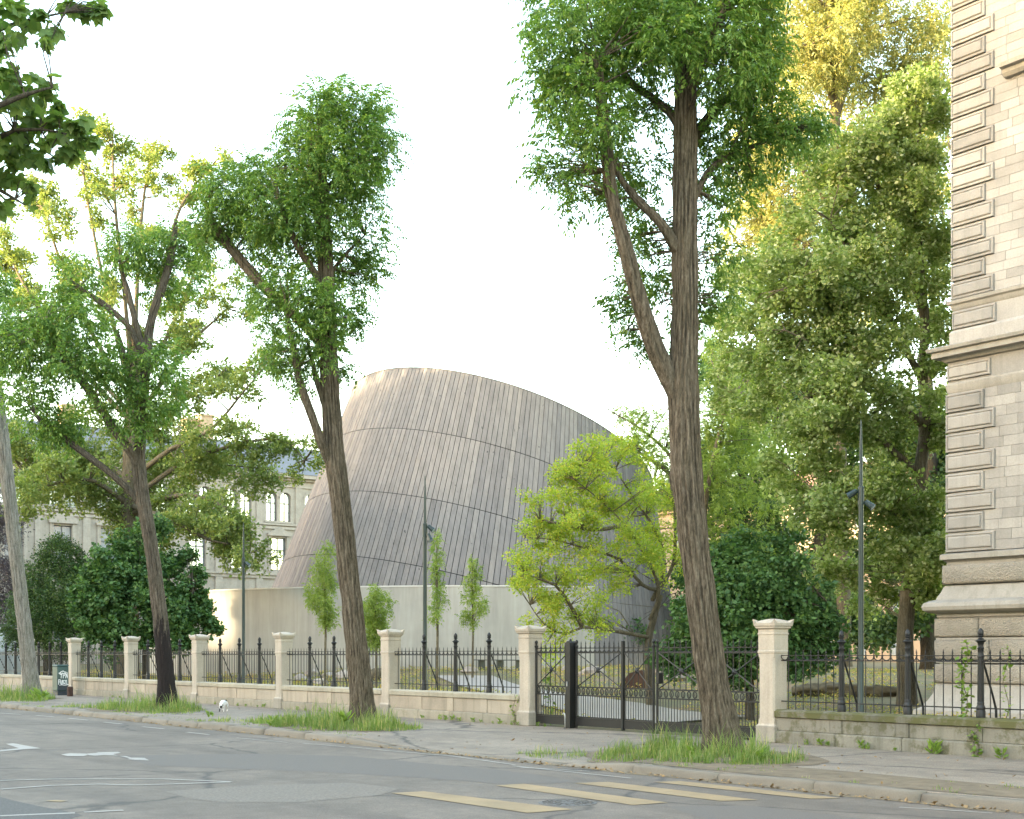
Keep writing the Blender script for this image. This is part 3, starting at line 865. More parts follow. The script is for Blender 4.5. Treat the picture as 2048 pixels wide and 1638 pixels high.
# core walls behind the facing
core = MB().box(0.02, BX1 - BX0, 0.02, BY2 - BY, -0.4, 22).build('wall_core', M['ashlar'], sb)
MB().add([(-0.9, -0.9, 21.6), (22.4, -0.9, 21.6), (22.4, 19.4, 21.6), (-0.9, 19.4, 21.6), (4, 4, 25.5), (17.5, 4, 25.5), (17.5, 14.5, 25.5), (4, 14.5, 25.5)],
         [(3, 2, 1, 0), (0, 1, 5, 4), (1, 2, 6, 5), (2, 3, 7, 6), (3, 0, 4, 7), (4, 5, 6, 7)]).build('roof', M['slate'], sb)
def quoin(x0, w, yf, z0, z1):
    m = MB()
    rings = [(0.0, -0.03), (0.0, 0.034), (0.012, 0.048), (0.040, 0.050), (0.046, 0.030), (0.058, 0.030), (0.082, 0.064), (0.10, 0.067)]
    vs = []
    xa, xb = x0 - 0.04, x0 + w
    for ins, pr in rings:
        vs += [(xa + ins, yf - pr, z0 + ins), (xb - ins, yf - pr, z0 + ins), (xb - ins, yf - pr, z1 - ins), (xa + ins, yf - pr, z1 - ins)]
    fs = []
    for i in range(len(rings) - 1):
        for j in range(4):
            k = (j + 1) % 4
            fs.append((i * 4 + j, i * 4 + k, (i + 1) * 4 + k, (i + 1) * 4 + j))
    q = (len(rings) - 1) * 4
    fs.append((q, q + 1, q + 2, q + 3))
    b0 = len(vs)
    vs += [(xa, yf + 0.6, z0), (xa, yf + 0.6, z1)]
    fs += [(4, 7, b0 + 1, b0), (4, b0, 0), (7, 3, b0 + 1), (5, 1, 0, 4)] if False else [(4, 7, b0 + 1, b0)]
    # top and bottom returns
    fs += [(7, 6, 2, 3), (4, 0, 1, 5)]
    vs = [(a - SO[0], b_ - SO[1], c_ - SO[2]) for a, b_, c_ in vs]
    m.add(vs, fs)
    return m.build('quoin', M['quoin_stone'], sb)
FAC = MB()
def courses(z0, z1, nq, x0, yf, wl, ws, start_long):
    h = (z1 - z0) / nq
    for i in range(nq):
        lg = (i % 2 == 0) == start_long
        w = wl if lg else ws
        quoin(x0, w, yf, z0 + i * h + 0.006, z0 + (i + 1) * h - 0.034)
        for c_ in range(2):
            za = z0 + i * h + c_ * h / 2; zb_ = za + h / 2
            xx = x0 + w + 0.0
            first = True
            while xx < -7.0:
                L = random.uniform(0.42, 1.0) if not first else random.uniform(0.25, 0.75)
                first = False
                if xx > -14.2:
                    FAC.bev(xx + 0.0015 - SO[0], xx + L - 0.0015 - SO[0], yf + random.uniform(-0.003, 0.003) - SO[1], yf + 0.12 - SO[1], za + 0.0015 - SO[2], zb_ - 0.0015 - SO[2], 0.005)
                    xx += L
                    continue
                blk('ashlar_block', xx + 0.0015, xx + L - 0.0015, yf + random.uniform(-0.003, 0.003), yf + 0.12, za + 0.0015, zb_ - 0.0015, M['ashlar'], 0.005)
                xx += L
        # behind the quoin
        blk('ashlar_block', x0, x0 + w - 0.001, yf + 0.004, yf + 0.12, z0 + i * h, z0 + (i + 1) * h, M['ashlar'], 0.003)
xl, yl = BX0 - lo, BY - lo
courses(bz(1106), bz(788), 8, xl, yl, 1.15, 0.89, True)
nq = 24
zq0 = bz(602)
courses(zq0, zq0 + nq * 0.394, nq, BX0, BY, 1.0, 0.79, True)
FAC.build('ashlar_facing', M['ashlar'], sb)['kind'] = 'stuff'
def mould(name, prof, mat='trim_stone', x0=BX0, y0=BY):
    return moulding(name, prof, x0, -6.5, y0, BY2, M[mat], sb, SO)
# bands, from the ground up
mould('flared_base', [(0.62, 0.30), (0.60, bz(1424) + 0.05), (0.50, bz(1415)), (0.38, bz(1400)), (0.30, bz(1386)), (0.28, bz(1372)), (0.24, bz(1369))], 'trim_stone')
for a, b_ in ((1366, 1328), (1320, 1280), (1275, 1237)):
    z0, z1 = bz(a), bz(b_)
    # bossed blocks with rounded arrises
    xx = BX0 - 0.30
    k = 0
    while xx < -6.8:
        L = [1.35, 0.95, 1.2, 1.1][(k + int(a)) % 4]
        m = MB(); rr = 0.06
        vs = []; fs = []
        rg = [(0.0, 0.0), (0.005, 0.05), (0.02, 0.085), (0.05, 0.105)]
        for ins, pr in rg:
            vs += [(xx + ins, BY - 0.20 - pr, z0 + ins), (xx + L - ins, BY - 0.20 - pr, z0 + ins), (xx + L - ins, BY - 0.20 - pr, z1 - ins), (xx + ins, BY - 0.20 - pr, z1 - ins)]
        for i in range(3):
            for j in range(4):
                kk = (j + 1) % 4
                fs.append((i * 4 + j, i * 4 + kk, i * 4 + 4 + kk, i * 4 + 4 + j))
        fs.append((12, 13, 14, 15))
        vs = [(p - SO[0], q - SO[1], r - SO[2]) for p, q, r in vs]
        if k == 0:
            n0 = len(vs)
            vs += [(xx - SO[0], 3.0, z0 - SO[2]), (xx - SO[0], 3.0, z1 - SO[2])]
            fs.append((0, 3, n0 + 1, n0))
        me = m.add(vs, fs).mesh('bossed_block', M['bossed_stone'])
        auto_smooth(me, 60)
        obj_from('bossed_block', me, sb)
        xx += L + 0.004
        k += 1
    mould('joint_band', [(0.24, z0 - 0.06), (0.26, z0 - 0.055), (0.26, z0 - 0.012), (0.20, z0)], 'trim_stone')
mould('sill_torus', [(0.20, bz(1238)), (0.25, bz(1234)), (0.25, bz(1228)), (0.38, bz(1226)), (0.46, bz(1221)), (0.48, bz(1214)), (0.45, bz(1207)), (0.36, bz(1202)), (0.26, bz(1200)), (0.24, bz(1194)), (0.18, bz(1184)), (0.155, bz(1176)), (0.12, bz(1172))])
z0, z1 = bz(1170), bz(1131)
xx = BX0 - 0.18
for L in (2.3, 1.6, 1.8, 2.0, 1.9, 1.7):
    vs = []; fs = []
    rg = [(0.0, 0.0), (0.008, 0.05), (0.03, 0.09), (0.07, 0.11)]
    for ins, pr in rg:
        vs += [(xx + ins - SO[0], -0.10 - pr, z0 + ins - SO[2]), (xx + L - ins - SO[0], -0.10 - pr, z0 + ins - SO[2]), (xx + L - ins - SO[0], -0.10 - pr, z1 - ins - SO[2]), (xx + ins - SO[0], -0.10 - pr, z1 - ins - SO[2])]
    for i in range(3):
        for j in range(4):
            kk = (j + 1) % 4
            fs.append((i * 4 + j, i * 4 + kk, i * 4 + 4 + kk, i * 4 + 4 + j))
    fs.append((12, 13, 14, 15))
    n0 = len(vs); vs += [(xx - SO[0], 3.0, z0 - SO[2]), (xx - SO[0], 3.0, z1 - SO[2])]; fs.append((0, 3, n0 + 1, n0))
    me = MB().add(vs, fs).mesh('bossed_block', M['bossed_stone']); auto_smooth(me, 60)
    obj_from('bossed_block', me, sb)
    xx += L + 0.004
mould('ledge', [(0.10, bz(1131)), (0.10, bz(1126)), (0.16, bz(1121)), (0.205, bz(1120)), (0.205, bz(1110)), (0.08, bz(1107))])
mould('band', [(lo, bz(789)), (0.09, bz(786)), (0.115, bz(776)), (0.115, bz(772)), (0.09, bz(769)), (lo, bz(768))])
mould('frieze', [(lo, bz(769)), (lo, bz(727))], 'ashlar')
mould('main_cornice', [(lo, bz(728)), (0.14, bz(726)), (0.20, bz(719)), (0.33, bz(718)), (0.33, bz(708)), (0.40, bz(706)), (0.42, bz(700)), (0.38, bz(698)), (0.06, bz(692))])
mould('upper_plinth', [(0.06, bz(694)), (0.06, bz(668)), (0.03, bz(664)), (0.0, bz(662)), (0.0, bz(622))], 'ashlar')
mould('upper_ledge', [(0.0, bz(624)), (0.03, bz(621)), (0.05, bz(614)), (0.10, bz(611)), (0.11, bz(605)), (0.0, bz(601))])
for (w, ya, yb, yf, x_) in ((1.02, 764, 733, BY - lo, xl), (1.02, 661, 626, BY, BX0)):
    quoin(x_ + 0.03, w, yf, bz(ya), bz(yb))
# window hood at the edge of the upper storey
hx = FX(2013, BY)
MB().add(*(lambda pr: ([(xx - SO[0], -p, z - SO[2]) for xx in (hx, hx + 2.3) for p, z in pr], [(q, q + 1, len(pr) + q + 1, len(pr) + q) for q in range(len(pr) - 1)] + [tuple(range(len(pr) - 1, -1, -1)), tuple(range(len(pr), 2 * len(pr)))]))(
    [(0.0, bz(200)), (0.10, bz(199)), (0.16, bz(193)), (0.18, bz(186)), (0.28, bz(184)), (0.30, bz(176)), (0.0, bz(170))])).build('window_hood', M['trim_stone'], sb)
for a_, b_ in ((hx + 0.46, hx + 0.62), (hx + 1.8, hx + 1.96)):
    MB().box(a_ - SO[0], b_ - SO[0], -0.06, 0.0, bz(480) - SO[2], bz(201) - SO[2]).build('window_jamb', M['trim_stone'], sb)
wo = MB().box(hx + 0.62 - SO[0], hx + 1.8 - SO[0], -0.02, 0.0, bz(480) - SO[2], bz(201) - SO[2]).build('window', M['window_frame'], sb)
for a_ in (hx + 0.66, hx + 1.22):
    for z_ in range(3):
        zz = bz(474) + z_ * (bz(207) - bz(474)) / 3
        MB().box(a_ - SO[0], a_ + 0.52 - SO[0], -0.028, -0.021, zz - SO[2], zz + (bz(207) - bz(474)) / 3 - 0.06 - SO[2]).build('pane', M['pane_glass'], wo)

# ---- cone building clad in weathered boards
DR0, DF0, DA0, DB0, DR1, DF1, DA1, DB1, DZ1, DGR, DGF = -3.095, 80.0, 13.283, 12.839, -0.592, 80.224, 8.856, 9.128, 13.89, -0.291, -0.234
def rf(r, f, z): return Vector((S * r - C * f, C * r + S * f, z))
dctr = rf(DR0, DF0, 0.0)
dome = empty('cone_building', dctr, 0, 'round leaning cone shaped building clad in weathered grey boards', 'building')
def dome_pt(th, d, out=0.0):
    """point on the ruling th at distance d below the rim, pushed out"""
    ct, st = math.cos(th), math.sin(th)
    x, y = DA1 * ct, DB1 * st
    T = rf(DR1 + x, DF1 + y, DZ1 + DGR * x + DGF * y)
    B = rf(DR0 + DA0 * ct, DF0 + DB0 * st, -0.3)
    D = (B - T)
    L = D.length
    if d is None: d = L
    nrm = (S * ct - C * st, C * ct + S * st)
    p = T + D / L * d
    return Vector((p.x + nrm[0] * out, p.y + nrm[1] * out, p.z)) - dctr
NB = 236
TIER = [0.0, 3.55, 7.2, 10.85, None]
def board_verts(i, t):
    d0, d1 = TIER[t], TIER[t + 1]
    d0 = d0 + (0.02 if t else 0)
    if d1 is not None: d1 = d1 - 0.02
    a0 = 2 * math.pi * (i + 0.055) / NB; a1 = 2 * math.pi * (i + 0.945) / NB
    tk = 0.042 + 0.005 * ((i * 7919) % 3)
    vs = []
    for o_ in (0.0, tk):
        for a, d in ((a0, d0), (a1, d0), (a1, d1), (a0, d1)):
            vs.append(tuple(dome_pt(a, d, o_)))
    fs = [(4, 7, 6, 5), (0, 4, 5, 1), (1, 5, 6, 2), (2, 6, 7, 3), (3, 7, 4, 0)]
    return vs, [tuple(reversed(f)) for f in fs]
# the 300 boards that show largest: the upper three tiers facing the street
mid = int(NB * 0.745)
front = set((mid + k) % NB for k in range(-52, 48))
rest = MB()
for t in range(4):
    for i in range(NB):
        v_, f_ = board_verts(i, t)
        if t < 3 and i in front:
            MB().add(v_, f_).build('board', M['grey_board'], dome)
        else:
            rest.add(v_, f_)
rest.build('board_cladding', M['grey_board_joined'], dome)['kind'] = 'stuff'
m = MB(); n = 120
vs = []; fs = []
ds = [0.03, 3.5, 7.0, 11.0, None]
for d in ds:
    for i in range(n):
        vs.append(dome_pt(2 * math.pi * i / n, d, -0.01))
for k in range(len(ds) - 1):
    for i in range(n):
        j = (i + 1) % n
        fs.append((k * n + i, k * n + j, (k + 1) * n + j, (k + 1) * n + i))
m.add(vs, fs).build('backing_shell', M['board_backing'], dome)
m = MB(); vs = []; fs = []
for i in range(n):
    vs.append(dome_pt(2 * math.pi * i / n, 0.0, 0.09) + Vector((0, 0, 0.02))); vs.append(dome_pt(2 * math.pi * i / n, 0.0, -0.5) + Vector((0, 0, 0.05)))
for i in range(n):
    j = (i + 1) % n
    fs.append((i * 2, j * 2, j * 2 + 1, i * 2 + 1))
fs.append(tuple(i * 2 + 1 for i in range(n)))
m.add(vs, fs).build('rim_flashing', M['zinc'], dome)

# ---- curved concrete wall in front of it
WC, WR = (-2.0, 82.0), 20.0
cw = empty('concrete_wall', rf(WC[0], WC[1] - WR, 0.3), 0, 'long curved board-marked concrete wall in front of the cone building', 'wall')
CO = cw.location.copy()
WTOP = EYE + (HY - 1170.5) / FPX * 62
def wall_arc(name, r0, r1, z0, z1, mat, a0=-64.0, a1=17, nseg=60):
    vs = []; fs = []
    for i in range(nseg + 1):
        a = math.radians(a0 + (a1 - a0) * i / nseg)
        for r in (r0, r1):
            p = rf(WC[0] + r * math.sin(a), WC[1] - r * math.cos(a), 0)
            vs += [(p.x - CO.x, p.y - CO.y, z0 - CO.z), (p.x - CO.x, p.y - CO.y, z1 - CO.z)]
    for i in range(nseg):
        b0, b1 = i * 4, i * 4 + 4
        fs += [(b0 + 2, b1 + 2, b1 + 3, b0 + 3), (b1, b0, b0 + 1, b1 + 1), (b0 + 1, b0 + 3, b1 + 3, b1 + 1)]
    fs += [(0, 2, 3, 1), (nseg * 4 + 2, nseg * 4, nseg * 4 + 1, nseg * 4 + 3)]
    return MB().add(vs, fs).build(name, mat, cw)
wall_arc('wall_body', WR - 0.30, WR, 0.0, WTOP - 0.06, M['concrete'])
wall_arc('wall_cap', WR - 0.33, WR + 0.03, WTOP - 0.058, WTOP, M['concrete_cap'])
wall_arc('wall_base', WR + 0.003, WR + 0.05, 0.0, EYE - 14 / FPX * 62, M['concrete'])

# ---- facades with real openings
from mathutils.geometry import tessellate_polygon
def facade(name, outer, holes, to3, depth, mat, parent):
    """flat wall with recessed openings; polygons in (u, z); to3(u, z, d) gives local coordinates"""
    polys = [[Vector((u, z, 0)) for u, z in outer]] + [[Vector((u, z, 0)) for u, z in h] for h in holes]
    flat = [p for q in polys for p in q]
    tris = tessellate_polygon(polys)
    vs = [to3(p.x, p.y, 0) for p in flat]
    fs = [tuple(t) for t in tris]
    for h in holes:
        b0 = len(vs); k = len(h)
        vs += [to3(u, z, 0) for u, z in h] + [to3(u, z, depth) for u, z in h]
        fs += [(b0 + i, b0 + (i + 1) % k, b0 + k + (i + 1) % k, b0 + k + i) for i in range(k)]
    return MB().add(vs, fs).build(name, mat, parent)
def arch(u0, u1, z0, z1, n=8):
    r = (u1 - u0) / 2
    c_ = (u0 + u1) / 2
    return [(u0, z0), (u1, z0)] + [(c_ + r * math.cos(math.pi * i / n), z1 - r + r * math.sin(math.pi * i / n)) for i in range(n + 1)]
def rect(u0, u1, z0, z1): return [(u0, z0), (u1, z0), (u1, z1), (u0, z1)]
def window(parent, to3, poly, depth, transom=0.68, frame='window_frame', bars=True):
    u0 = min(p[0] for p in poly); u1 = max(p[0] for p in poly); z0 = min(p[1] for p in poly); z1 = max(p[1] for p in poly)
    w = MB()
    def bar(a, b_, c_, d_):
        vs = [to3(u, z, depth - dd) for dd in (0.0, 0.06) for u, z in ((a, c_), (b_, c_), (b_, d_), (a, d_))]
        w.add(vs, [(0, 1, 2, 3), (4, 7, 6, 5), (0, 4, 5, 1), (1, 5, 6, 2), (2, 6, 7, 3), (3, 7, 4, 0)])
    t = 0.055
    bar(u0, u0 + t, z0, z1); bar(u1 - t, u1, z0, z1); bar(u0 + t, u1 - t, z0, z0 + t)
    if len(poly) == 4: bar(u0 + t, u1 - t, z1 - t, z1)
    zt = z0 + (z1 - z0) * transom
    bar(u0 + t, u1 - t, zt - 0.045, zt + 0.045)
    um = (u0 + u1) / 2
    bar(um - 0.045, um + 0.045, z0 + t, zt - 0.045); bar(um - 0.04, um + 0.04, zt + 0.045, z1 - t)
    if bars: bar(u0 + t, um - 0.045, z0 + (zt - z0) * 0.5 - 0.015, z0 + (zt - z0) * 0.5 + 0.015); bar(um + 0.045, u1 - t, z0 + (zt - z0) * 0.5 - 0.015, z0 + (zt - z0) * 0.5 + 0.015)
    o = w.build('window', M[frame], parent)
    tilt = random.uniform(-0.02, 0.02)
    MB().add([to3(u, z, depth - 0.012 + tilt * (z - z0)) for u, z in poly], [tuple(range(len(poly)))]).build('pane', M['pane_glass'], o)
    return o

# ---- university building behind, its facade running away from the street
HX = -98.0
hb = empty('palace_building', (HX, 45, 0), 0, 'long three storey stone palace with arched top windows and slate roof behind the trees', 'building')
def h3(u, z, d): return (-d, u - 45, z)
bays = [30.3 + 3.5 * k for k in range(-3, 15)]
holes = []; wins = []
for k, b_ in enumerate(bays):
    q = rect(b_ - 0.68, b_ + 0.68, 8.45, 11.05); holes.append(q); wins.append(q)
    for s_ in (-0.62, 0.62):
        q = arch(b_ + s_ - 0.48, b_ + s_ + 0.48, 12.4, 14.75); holes.append(q); wins.append(q)
    q = rect(b_ - 0.68, b_ + 0.68, 2.6, 5.7); holes.append(q); wins.append(q)
facade('wall', [(18, -0.2), (83, -0.2), (83, 16.2), (18, 16.2)], holes, h3, 0.30, M['far_stone'], hb)
MB().box(-14, -0.31, 18 - 45, 83 - 45, -0.2, 16.2).build('wall_core', M['far_stone'], hb)
MB().box(-14, -0.001, 17.4 - 45, 17.99 - 45, -0.2, 16.2).build('end_wall', M['far_stone'], hb)
for q in wins:
    if 26 < q[0][0] < 58: window(hb, h3, q, 0.28, 0.62)
    else: MB().add([h3(u, z, 0.26) for u, z in q], [tuple(range(len(q)))]).build('pane', M['pane_glass'], hb)
for z0, z1, pr in ((7.75, 8.0, 0.16), (8.0, 8.12, 0.28), (11.75, 11.95, 0.14), (12.05, 12.2, 0.18), (15.2, 15.35, 0.10), (15.75, 15.95, 0.22), (15.95, 16.25, 0.5)):
    MB().box(-0.02, pr, 17.6 - 45, 83 - 45, z0, z1).build('cornice', M['far_stone'], hb)
for k, b_ in enumerate(bays[:-1]):
    u = b_ + 1.75 - 45
    MB().box(-0.02, 0.10, u - 0.28, u + 0.28, 8.12, 11.74).build('pilaster', M['far_stone'], hb)
    MB().box(-0.02, 0.09, u - 0.26, u + 0.26, 12.2, 15.19).build('pilaster', M['far_stone'], hb)
    MB().box(-0.02, 0.14, u - 0.3, u + 0.3, 0.2, 7.74).build('pilaster', M['far_stone'], hb)
for k, b_ in enumerate(bays):
    u = b_ - 45
    # surround and pediment of the main floor windows
    for s_ in (-1, 1):
        MB().box(-0.02, 0.10, u + s_ * 0.82 - 0.13, u + s_ * 0.82 + 0.13, 8.3, 11.2).build('jamb', M['far_stone'], hb)
    MB().box(-0.02, 0.24, u - 1.05, u + 1.05, 11.2, 11.36).build('entablature', M['far_stone'], hb)
    if k % 2:
        pr = [(u - 1.1, 11.36), (u + 1.1, 11.36), (u, 11.92)]
    else:
        pr = [(u - 1.1, 11.36), (u + 1.1, 11.36)] + [(u + 1.05 * math.cos(math.pi * i / 8), 11.42 + 0.42 * math.sin(math.pi * i / 8)) for i in range(9)]
    kk = len(pr)
    MB().add([(d, a, z) for d in (-0.01, 0.22) for a, z in pr], [tuple(range(kk)), tuple(range(2 * kk - 1, kk - 1, -1))] + [(i, (i + 1) % kk, kk + (i + 1) % kk, kk + i) for i in range(kk)]).build('pediment', M['far_stone'], hb)
    for s_ in (-0.62, 0.62):
        # archivolt
        m = MB(); vs = []; fs = []
        for i in range(11):
            a = math.pi * i / 10
            for r, d in ((0.48, 0.0), (0.48, 0.06), (0.66, 0.06), (0.66, 0.0)):
                vs.append((d, u + s_ + r * math.cos(a), 14.27 + r * math.sin(a)))
        for i in range(10):
            for j in range(3):
                a = i * 4 + j
                fs.append((a, a + 4, a + 5, a + 1))
        m.add(vs, fs).build('archivolt', M['far_stone'], hb)
    MB().box(-0.02, 0.12, u - 1.25, u + 1.25, 12.24, 12.38).build('sill', M['far_stone'], hb)
MB().add([(0.55, 17.3 - 45, 16.25), (0.55, 83 - 45, 16.25), (-5.5, 83 - 45, 19.4), (-5.5, 23 - 45, 19.4), (-14.5, 83 - 45, 16.25), (-14.5, 17.3 - 45, 16.25), (-9, 83 - 45, 19.4), (-9, 23 - 45, 19.4)],
         [(0, 1, 2, 3), (3, 2, 6, 7), (7, 6, 4, 5), (0, 3, 7, 5)]).build('roof', M['slate'], hb)
for (yy, w, h, xo) in ((47.2, 1.1, 2.1, -6.2), (46.0, 0.9, 1.7, -6.4), (55, 0.9, 0.7, -6.5), (36, 1.0, 1.8, -7)):
    ch = MB().box(xo - 0.5, xo + 0.5, yy - 45, yy - 45 + w, 18.9, 19.2 + h).build('chimney', M['chimney_brick'], hb)
    MB().box(xo - 0.58, xo + 0.58, yy - 45.08, yy - 44.92 + w, 19.2 + h, 19.35 + h).build('chimney_cap', M['chimney_brick'], ch)
for yy in (45.5, 31.5, 62):
    MB().tube([(0.35, yy - 45, 16.4), (-3.6, yy - 45 + 1.5, 18.5), (-0.2, yy - 45 + 3.0, 16.45)], 0.09, 5).build('roof_flashing', M['zinc'], hb)

# ---- sunlit house at the far side of the park
gb = empty('far_house', (-82, 92, 0), 0, 'pale rendered house catching the evening sun beyond the park trees', 'building')
def g3(u, z, d): return (u + 82, d, z)
holes = []
for k in range(17):
    for z0 in (1.6, 5.2, 8.8, 12.2):
        holes.append(rect(-116 + 3.6 * k, -116 + 3.6 * k + 1.25, z0, z0 + 2.0))
facade('wall', [(-120, -0.2), (-54, -0.2), (-54, 15.6), (-120, 15.6)], holes, g3, 0.25, M['pale_render'], gb)
MB().box(-38, 28, 0.27, 10, -0.2, 15.6).build('wall_core', M['pale_render'], gb)
for q in holes: MB().add([g3(u, z, 0.22) for u, z in q], [(0, 1, 2, 3)]).build('pane', M['pane_glass'], gb)
MB().box(-38.3, 28.3, -0.35, 0.0, 15.3, 15.6).build('cornice', M['pale_render'], gb)
MB().add([(-38.6, -0.6, 15.62), (28.6, -0.6, 15.62), (28.6, 10.6, 15.62), (-38.6, 10.6, 15.62), (-38.6, 5, 18.6), (28.6, 5, 18.6)], [(0, 1, 5, 4), (2, 3, 4, 5), (0, 4, 3), (1, 2, 5)]).build('roof', M['roof_tile'], gb)

# ---- houses on the near side of the street, behind the camera: they shade the street from the low sun
OPP = [(-195, -128, 23.5), (-127.5, -89.6, 27.0), (-89.4, -83.4, 11.5), (-83.2, -65.5, 26.5), (-65.0, -38, 25.5), (-37.5, -8, 24.5), (-7.5, 40, 24.0)]  # third one added low so a patch of sun reaches the concrete wall
for k, (a, b_, h) in enumerate(OPP):
    e = empty('street_house', ((a + b_) / 2, -45, 0), 0, 'plastered town house, %s in the row across the street from the park' % ORD[k], 'house', 'houses across the street')
    w = (b_ - a) / 2
    MB().box(-w, w, -12, 0, -0.05, h - 3).build('wall', M['pale_render'], e)
    MB().add([(-w, 0.5, h - 3), (w, 0.5, h - 3), (w, -12.5, h - 3), (-w, -12.5, h - 3), (-w, -4, h), (w, -4, h), (w, -8, h), (-w, -8, h)], [(3, 2, 1, 0), (0, 1, 5, 4), (4, 5, 6, 7), (7, 6, 2, 3), (0, 4, 7, 3), (1, 2, 6, 5)]).build('roof', M['roof_tile'], e)
    if h < 12:     # unseen block added above the low house, keeps sun off the cone building
        MB().box(-w, w, -2, 0, 13.9, 26.5).build('sun_blocker', M['pale_render'], e)
    nwin = int(2 * w / 3)
    for i in range(nwin):
        for z0 in (1.2, 5.0, 8.6, 12.2, 15.6):
            if z0 + 2.2 > h - 3.4: continue
            x_ = -w + 1.5 + i * (2 * w - 3) / max(1, nwin - 1)
            MB().box(x_ - 0.55, x_ + 0.55, -0.01, 0.03, z0, z0 + 2.0).build('window', M['pane_glass'], e)

# ---- garden path
path_px = [((870, 1353), (985, 1353.5)), ((915, 1372), (1035, 1372)), ((1010, 1397), (1130, 1391)), ((1130, 1425), (1300, 1412)), ((1250, 1455), (1500, 1436))]
pv = []; pf = []
def gpark(px, py):
    z = 0.3
    for _ in range(12):
        p = G(px, py, z); z = 0.5 * z + 0.5 * z_park(p.x, p.y)
    return G(px, py, z)
prev = None
pl = [gpark(*a) for a, b_ in path_px]; pr_ = [gpark(*b_) for a, b_ in path_px]
def lerp_list(L_, n_):
    out = []
    for i in range(n_ + 1):
        t = i / n_ * (len(L_) - 1); k = min(int(t), len(L_) - 2)
        out.append(L_[k].lerp(L_[k + 1], t - k))
    return out
A_, B_ = lerp_list(pl, 60), lerp_list(pr_, 60)
for a, b_ in zip(A_, B_):
    for j in range(7):
        q = a.lerp(b_, j / 6)
        pv.append((q.x, q.y, z_park(q.x, q.y) + 0.05))
pf = [(i * 7 + j, i * 7 + j + 1, i * 7 + 8 + j, i * 7 + 7 + j) for i in range(60) for j in range(6)]
o = obj_from('path', np_mesh('path', np.array(pv), np.array(pf), M['path_concrete'])); o['kind'] = 'structure'

# ================================================================== VEGETATION
def unit(a): return a / np.maximum(1e-9, np.linalg.norm(a, axis=-1, keepdims=True))
def leaflet(base, d, n, L, W):
    """4 point leaf: base, right, tip, left"""
    d = np.array(d, float); d /= np.linalg.norm(d); n = np.array(n, float)
    s_ = np.cross(d, n); s_ /= max(1e-6, np.linalg.norm(s_))
    b = np.array(base, float)
    return [b, b + d * L * 0.42 + s_ * W / 2, b + d * L, b + d * L * 0.42 - s_ * W / 2]
def spray_template(seed, pairs=5, length=0.30, L=0.085, W=0.030):
    r = np.random.default_rng(seed)
    V = []
    for i in range(pairs + 1):
        u = 0.22 + 0.78 * i / pairs
        base = np.array([u * length * 0.80, 0, length * (0.30 * math.sin(math.pi * u * 0.75) - 0.42 * u * u)])
        if i == pairs:
            V += leaflet(base, (0.6, r.uniform(-.2, .2), -0.85), (0.8, 0, 0.6), L * 1.1, W)
        else:
            for s_ in (-1, 1):
                V += leaflet(base, (0.35 + r.uniform(-.2, .2), s_ * (0.62 + r.uniform(-.2, .2)), -0.55 + r.uniform(-.35, .2)), (r.uniform(-.4, .4), 0.35 * s_ + r.uniform(-.2, .2), 1), L * r.uniform(0.8, 1.15), W * r.uniform(.85, 1.2))
    return np.array(V)
def clump_template(seed, n=9, rad=0.26, L=0.13, W=0.085, up=0.25):
    r = np.random.default_rng(seed)
    V = []
    for i in range(n):
        d = r.normal(size=3); d /= np.linalg.norm(d); d[2] = abs(d[2]) * 0.6 + r.uniform(-.35, .35)
        b = d * rad * r.uniform(0.25, 0.9)
        dd = d + r.normal(size=3) * 0.5; dd[2] -= up
        V += leaflet(b, dd, r.normal(size=3) * 0.55 + np.array([0, 0, 1]), L * r.uniform(.75, 1.2), W * r.uniform(.8, 1.2))
    return np.array(V)
def star_leaf(seed, size=0.17):
    """palmate leaf with five pointed lobes, as quads fanned from the centre"""
    r = np.random.default_rng(seed)
    ang = [-2.35, -1.75, -1.2, -0.62, 0, 0.62, 1.2, 1.75, 2.35]
    rad = [0.34, 0.62, 0.36, 0.86, 1.0, 0.86, 0.36, 0.62, 0.34]
    rad = [0.42, 0.74, 0.58, 0.98, 0.68, 1.12, 0.68, 0.98, 0.58, 0.74, 0.42]
    ang = [-2.6, -1.95, -1.45, -0.95, -0.42, 0, 0.42, 0.95, 1.45, 1.95, 2.6]
    pts = [np.array([size * 0.6 * q * math.cos(a), size * 0.6 * q * math.sin(a), -size * 0.12 * q * q + r.uniform(-.01, .01)]) for a, q in zip(ang, rad)]
    c_ = np.array([-0.02, 0, 0])
    V = []
    for i in range(0, 10, 2):
        V += [c_, pts[i], pts[i + 1], pts[i + 2]]
    return np.array(V)
def scatter(templates, pos, out, scale, tilt=0.5, flat=0.5, seed=0):
    """copies of templates at pos, x axis along out; returns vertices and quads"""
    r = np.random.default_rng(seed)
    n = len(pos)
    o = out * np.array([1, 1, flat]) + r.normal(size=(n, 3)) * tilt
    X = unit(o)
    up = np.array([0, 0, 1.0]) + r.normal(size=(n, 3)) * 0.25
    Z = unit(up - (up * X).sum(1, keepdims=True) * X)
    Y = np.cross(Z, X)
    which = r.integers(0, len(templates), n)
    Vs = []
    for t, T in enumerate(templates):
        s_ = which == t
        if not s_.any(): continue
        sc_ = scale[s_][:, None, None]
        V = (T[None, :, 0:1] * X[s_][:, None] + T[None, :, 1:2] * Y[s_][:, None] + T[None, :, 2:3] * Z[s_][:, None]) * sc_ + pos[s_][:, None]
        Vs.append(V.reshape(-1, 3))
    V = np.concatenate(Vs)
    F = np.arange(len(V), dtype=np.int32).reshape(-1, 4)
    return V, F
